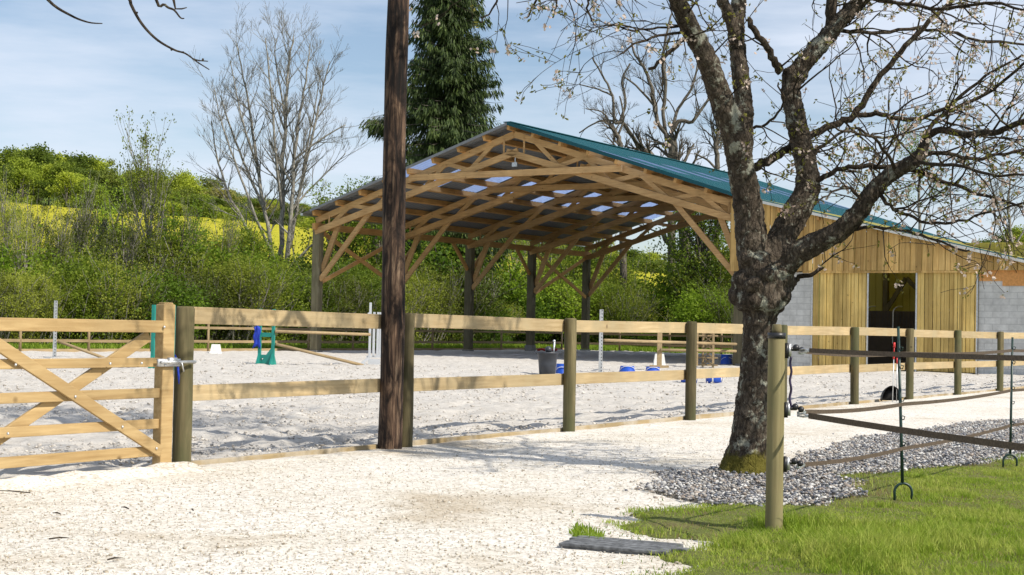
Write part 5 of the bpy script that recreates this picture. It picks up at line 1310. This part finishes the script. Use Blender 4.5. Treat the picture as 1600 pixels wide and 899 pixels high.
# ------------------------------------------------------------------ leafy shrubs and trees of the hedge
def crown_points(r, blobs, n, H, R, z0, sparse):
    out = []
    g_ = np.random.default_rng(r.randint(0, 9999))
    for k in range(blobs):
        q = r.random()**.75; zc = z0+(H-z0)*q; prof = math.sin(math.pi*min(.98, .16+.80*q))**.6
        a = r.uniform(0, 6.28); rad = R*prof*math.sqrt(r.uniform(.02, 1)); m_ = int(n/blobs*r.uniform(.5, 1.5)); sg = R*r.uniform(.10, .24)*sparse
        out.append(g_.normal((math.cos(a)*rad, math.sin(a)*rad, zc), (sg, sg, sg*.8), (m_, 3)))
    return np.concatenate(out)
def make_bush(seed, H, R, n, blobs, leafm, stemm, size, sparse=1.0, stems=14, z0=.3, trunk=0, wisp=.5):
    r = random.Random(seed); C = crown_points(r, blobs, n, H, R, z0, sparse)
    sm_ = MB(); tips = []
    if trunk:
        sm_.tube([(0, 0, -.1), (r.uniform(-.2, .2), 0, H*.4), (r.uniform(-.4, .4), 0, H*.85)], [trunk, trunk*.7, trunk*.2], 7)
    for k in range(stems):
        a = r.uniform(0, 6.28); st0_ = Vector((math.cos(a)*R*r.uniform(0, .45), math.sin(a)*R*r.uniform(0, .45), -.1)) if not trunk else Vector((0, 0, H*r.uniform(.25, .7)))
        grow(r, sm_, st0_, Vector((math.cos(a)*.45, math.sin(a)*.45, 1)), H*r.uniform(.55, 1.0)*(.6 if trunk else 1), .045 if not trunk else trunk*.45, 1, 2, tips, .22, .06, (4, 8), 3, (.3, .55), .55, .012)
    tp = []
    for p, dr in tips:
        for q in range(int(n*wisp/max(1, len(tips)))): tp.append(tuple(p+rvec(r, .28)))
    C = np.concatenate([C, np.array(tp)]) if tp else C; C = C[C[:, 2] > .05]
    V, F = quads(C, rng.uniform(.6, 1.4, len(C))*size, .62)
    return npmesh('foliage', V, F, leafm), mkmesh('stems', [tuple(v) for v in sm_.v], sm_.f, stemm, True)
bush_kinds = [
 make_bush(1, 4.2, 2.3, 7500, 46, M['leaf_a'], M['darkbark'], .13),
 make_bush(2, 5.2, 2.2, 8000, 50, M['leaf_b'], M['farbark'], .11, 1.2, 26, wisp=1.0),
 make_bush(3, 3.4, 2.5, 7500, 46, M['leaf_c'], M['darkbark'], .14),
 make_bush(4, 5.6, 1.9, 6500, 40, M['leaf_b'], M['farbark'], .11, 1.3, 26, wisp=1.2),
 make_bush(5, 4.8, 2.6, 8500, 54, M['leaf_a'], M['farbark'], .12, 1.1, 18, wisp=.8)]
tree_kinds = [
 make_bush(11, 9.5, 2.7, 4200, 44, M['leaf_c'], M['darkbark'], .15, .8, 16, 2.5, .16, .8),
 make_bush(12, 11, 2.4, 2600, 36, M['leaf_b'], M['farbark'], .14, .8, 18, 3.0, .15, .9),
 make_bush(13, 8.2, 3.0, 5500, 50, M['leaf_a'], M['darkbark'], .15, .9, 16, 2.0, .18, .7)]
def place(kind, nm, label, cat, x, Y, sc, rz, group, z=-.06, stem='stems', leafn='foliage', X=None):
    if X is None: X = (x-800)/FPX*Y
    t = thing(nm, label, cat, (X, Y, z), rz, group); t.scale = (sc, sc, sc) if not hasattr(sc, '__len__') else sc
    link(leafn, kind[0], t); link(stem, kind[1], t); return t
r = random.Random(77)
def where(x):
    for lim, ph in ((40, 'at the left edge'), (110, 'above the slotted post'), (190, 'above the middle of the gate'), (245, 'left of the gate stile'), (330, 'above the gate post'), (400, 'left of the bare ash'),
                    (480, 'below the bare ash'), (560, 'by the left barn column'), (640, 'behind the utility pole'), (720, 'right of the utility pole'), (800, 'left of the rear columns'),
                    (880, 'above the dark tub'), (960, 'right of the rear columns'), (1040, 'above the white block'), (9999, 'left of the cherry trunk')):
        if x < lim: return ph
def hedgeY(x):       # distance of the hedge line behind the far fence at photo column x
    k = (x-800)/FPX; p0 = P(-8.5, 0); t = (k*p0.y-p0.x)/(d.x-k*d.y); Ya = p0.y+d.y*t
    q0 = P(0, 33); u = (k*q0.y-q0.x)/(g.x-k*g.y); Yb = q0.y+g.y*u
    return min(Ya if t > -60 and Ya > 0 else 1e9, Yb if Yb > 0 else 1e9)
xs_ = list(range(-40, 1170, 34)); 
for i, x in enumerate(xs_):
    for row in (0, 1):
        xx = x+r.uniform(-12, 12)+row*17; Y = hedgeY(xx)*(1.0+.075*row)+r.uniform(0, 1.5)
        kd = (r.randint(0, 4) if x > 100 or row else r.choice((1, 3, 4))) if x < 700 else r.choice((1, 2, 3, 3, 2, 4))
        hpx = np.interp(xx, [0, 420, 440, 640, 725, 740, 800, 825, 985, 998, 1075, 1088], [132, 126, 128, 134, 126, 66, 66, 112, 104, 26, 26, 118])            # height wanted on the photo
        Hk = (4.2, 5.2, 3.4, 5.6, 4.8)[kd]; want = (hpx+row*(14 if hpx > 100 else 4)+r.uniform(-30, 20)*hpx/130)*Y/FPX+.9
        if row == 0: want *= .86
        if 380 < xx < 640: want *= .9
        sc = want/(Hk+.5); sxy = max(sc, .55)*r.uniform(1.0, 1.25)
        kn = ('dark leafed', 'wispy willow like', 'bright green', 'tall wispy pale', 'olive leafed')[kd]
        place(bush_kinds[kd], 'hedge_shrub', kn+(' shrub in the front of the hedge ' if row == 0 else ' shrub rising behind the hedge ')+where(xx), 'shrub', xx, Y, (sxy, sxy, sc), r.uniform(0, 6), 'shrubs of the hedge behind the arena')
for x, dy, kd, hh_, lab in ((125, 6, 1, 205, 'leafy tree with an ivy dark stem before the yellow field at the left'), (232, 5, 1, 295, 'slender tree with sparse feathery top against the sky at the left'),
      (60, 10, 1, 185, 'pale thin tree in the hedge near the left edge'), (10, 6, 1, 215, 'thin grey tree at the very left edge'), (165, 12, 0, 180, 'light green tree right of the ivy dark stem'), (300, 11, 1, 180, 'low thin tree between the feathery tree and the bare ash'),
      (35, 3, 1, 175, 'feathery pale sapling right of the grey tree at the left edge'), (92, 4, 1, 168, 'feathery sapling just right of the slotted post before the yellow field'), (190, 3, 1, 182, 'feathery sapling left of the slender sparse tree'),
      (278, 4, 0, 160, 'small bright green tree above the gate post'), (345, 5, 1, 170, 'feathery sapling left of the bare ash foot'), (385, 8, 2, 140, 'low dark green tree at the left foot of the bare ash'),
      (530, 9, 2, 190, 'leafy tree behind the left front column of the barn'), (590, 6, 0, 185, 'bright green tree just left of the utility pole'),
      (660, 7, 0, 180, 'bright green tree seen through the barn right of the pole'), (800, 5, 1, 170, 'thin pale tree behind the barn between its rear columns'), (855, 9, 1, 210, 'double stemmed pale tree seen under the barn roof'),
      (930, 12, 1, 215, 'willow like tree right of the rear barn column'), (1100, 5, 2, 205, 'dense green tree beside the barn corner column')):
    Y = hedgeY(x)+dy; Hk = (9.5, 11, 8.2)[kd]; want = hh_*Y/FPX+1.2; sc = want/(Hk*1.02)
    place(tree_kinds[kd], 'hedge_tree', lab, 'tree', x, Y, ((max(sc, .6) if kd != 1 else sc*.72),)*2+(sc,), r.uniform(0, 6), None, stem='trunk')
# ivy stems in the left hedge
for xb, x1_, y1_, Y in ((130, 163, 345, 72), (120, 119, 350, 73), (258, 256, 330, 77)):
    p0_ = at(xb, 500, Y); p0_.z = -.06; p1_ = at(x1_, y1_, Y)
    t = thing('ivy_clad_stem', {130: 'leaning ivy clad tree stem before the yellow field', 120: 'upright ivy clad tree stem just left of the leaning one', 258: 'ivy clad stem under the feathery tree'}[xb], 'tree', p0_)
    b = MB(); b.tube([p0_, p0_.lerp(p1_, .5)+Vector((.1, 0, 0)), p1_], [.13, .11, .06], 8); b.build('trunk', M['darkbark'], t, True)
    k = 1500; q = rng.random(k); C = np.array(p0_)[None]*(1-q[:, None])+np.array(p1_)[None]*q[:, None]+rng.normal(size=(k, 3))*.17*(1.1-q[:, None]*.7)
    V, F = quads(C, .13, .9); npobj('ivy', V, F, M['ivy'], t)
# ------------------------------------------------------------------ wood on the hill
def make_crown(seed, n, H, R, m, size):
    r = random.Random(seed); C = []; g_ = np.random.default_rng(seed)
    for k in range(34):
        th = r.uniform(0, 6.28); ph = r.uniform(-.9, 1.5); s_ = r.uniform(.45, .95)
        c = Vector((math.cos(th)*math.cos(ph)*R*s_, math.sin(th)*math.cos(ph)*R*s_, H*.50+math.sin(ph)*H*.47*s_))
        C.append(g_.normal(tuple(c), (R*.17, R*.17, R*.14), (n//34, 3)))
    C = np.concatenate(C); V, F = quads(C, rng.uniform(.6, 1.3, len(C))*size, .8)
    b = MB(); b.tube([(0, 0, -1), (0, 0, H*.5), (.3, .2, H*.85)], [.3, .22, .06], 6)
    for k in range(5):
        a = k*1.3; b.tube([(0, 0, H*.35), (math.cos(a)*R*.3, math.sin(a)*R*.3, H*.55), (math.cos(a)*R*.6, math.sin(a)*R*.6, H*.75)], [.14, .1, .04], 4)
    return npmesh('crown', V, F, m), mkmesh('trunk', [tuple(v) for v in b.v], b.f, M['darkbark'])
wk = [make_crown(51, 4600, 13, 5.2, M['wood_leaf'], .55), make_crown(52, 4200, 15, 4.3, M['wood_leaf'], .5), make_crown(53, 4600, 12, 5.6, M['wood_leaf_d'], .55), make_crown(54, 2600, 14, 4.2, M['wood_leaf_d'], .4)]
topx = [-80, 0, 60, 110, 150, 175, 200, 250, 300, 340, 380, 450, 560, 800, 1000, 1060, 1120]
topy = [235, 232, 228, 234, 250, 258, 256, 275, 266, 290, 318, 322, 330, 360, 390, 398, 400]
r = random.Random(5)
names = ('rounded light green tree', 'tall light green tree', 'dark green tree', 'thin brownish tree')
for row, Yb in enumerate((306, 330, 358, 392)):
    for x in range(-70, 1130, 27 if row < 3 else 30):
        if row > 1 and x > 560: continue
        xx = x+r.uniform(-9, 9); Y = Yb+r.uniform(-4, 8); kd = r.choice((0, 0, 1, 2, 3) if row else (0, 1, 2, 0)); X = (xx-800)/FPX*Y
        ze = float(elev(X, Y)); ty = np.interp(xx, topx, topy)+r.uniform(-11, 16)+(3-row)*9*(1 if xx < 400 else .4)
        want = at(xx, ty, Y).z-ze; Hk = (13, 15, 12, 14)[kd]; want = max(want, 5); sc = want/(Hk*.99)
        place(wk[kd], 'wood_tree', names[kd]+' '+('low in the hill wood ', 'midway up the hill wood ', 'high in the hill wood ', 'on top of the hill wood ')[row]+where(xx), 'tree', xx, Y, (max(sc, .8),)*2+(sc,), r.uniform(0, 6), 'trees of the wood on the hill', z=ze-(1.8 if row == 0 else .3), stem='trunk', leafn='crown')
for i in range(16):
    xx = 1495+i*11+r.uniform(-4, 4); Y = 250+r.uniform(0, 30); kd = r.choice((2, 3, 0)); X = (xx-800)/FPX*Y; ze = float(elev(X, Y))
    ty = np.interp(xx, [1490, 1540, 1580, 1700], [398, 374, 356, 330])+r.uniform(-5, 5)+(6 if i % 2 else 0); want = max(4, at(xx, ty, Y).z-ze); sc = want/(13, 15, 12, 14)[kd]
    place(wk[kd], 'wood_tree', names[kd]+' in the far wood above the boarded wall', 'tree', xx, Y, (max(sc, .6),)*2+(sc,), r.uniform(0, 6), 'trees of the wood behind the lean-to', z=ze-.1, stem='trunk', leafn='crown')

# ------------------------------------------------------------------ look-alike labels told apart by their order from left to right
seen = {}
for o in list(S.objects):
    if o.get('group') and o.get('category') and ('hedge' in o['group'] or 'wood' in o['group']): seen.setdefault(o['label'], []).append(o)
for lb, os_ in seen.items():
    if len(os_) > 1:
        os_.sort(key=lambda q: q.location.x/q.location.y); n_ = len(os_)
        words = {2: ('left', 'right'), 3: ('left', 'middle', 'right')}.get(n_)
        for i_, q in enumerate(os_):
            w_ = words[i_] if words else ('leftmost', 'second', 'third', 'fourth', 'fifth', 'sixth', 'seventh', 'eighth', 'ninth', 'tenth', 'eleventh', 'twelfth')[min(i_, 11)]
            if i_ < 12 or n_ <= 12: q['label'] = w_+' '+lb
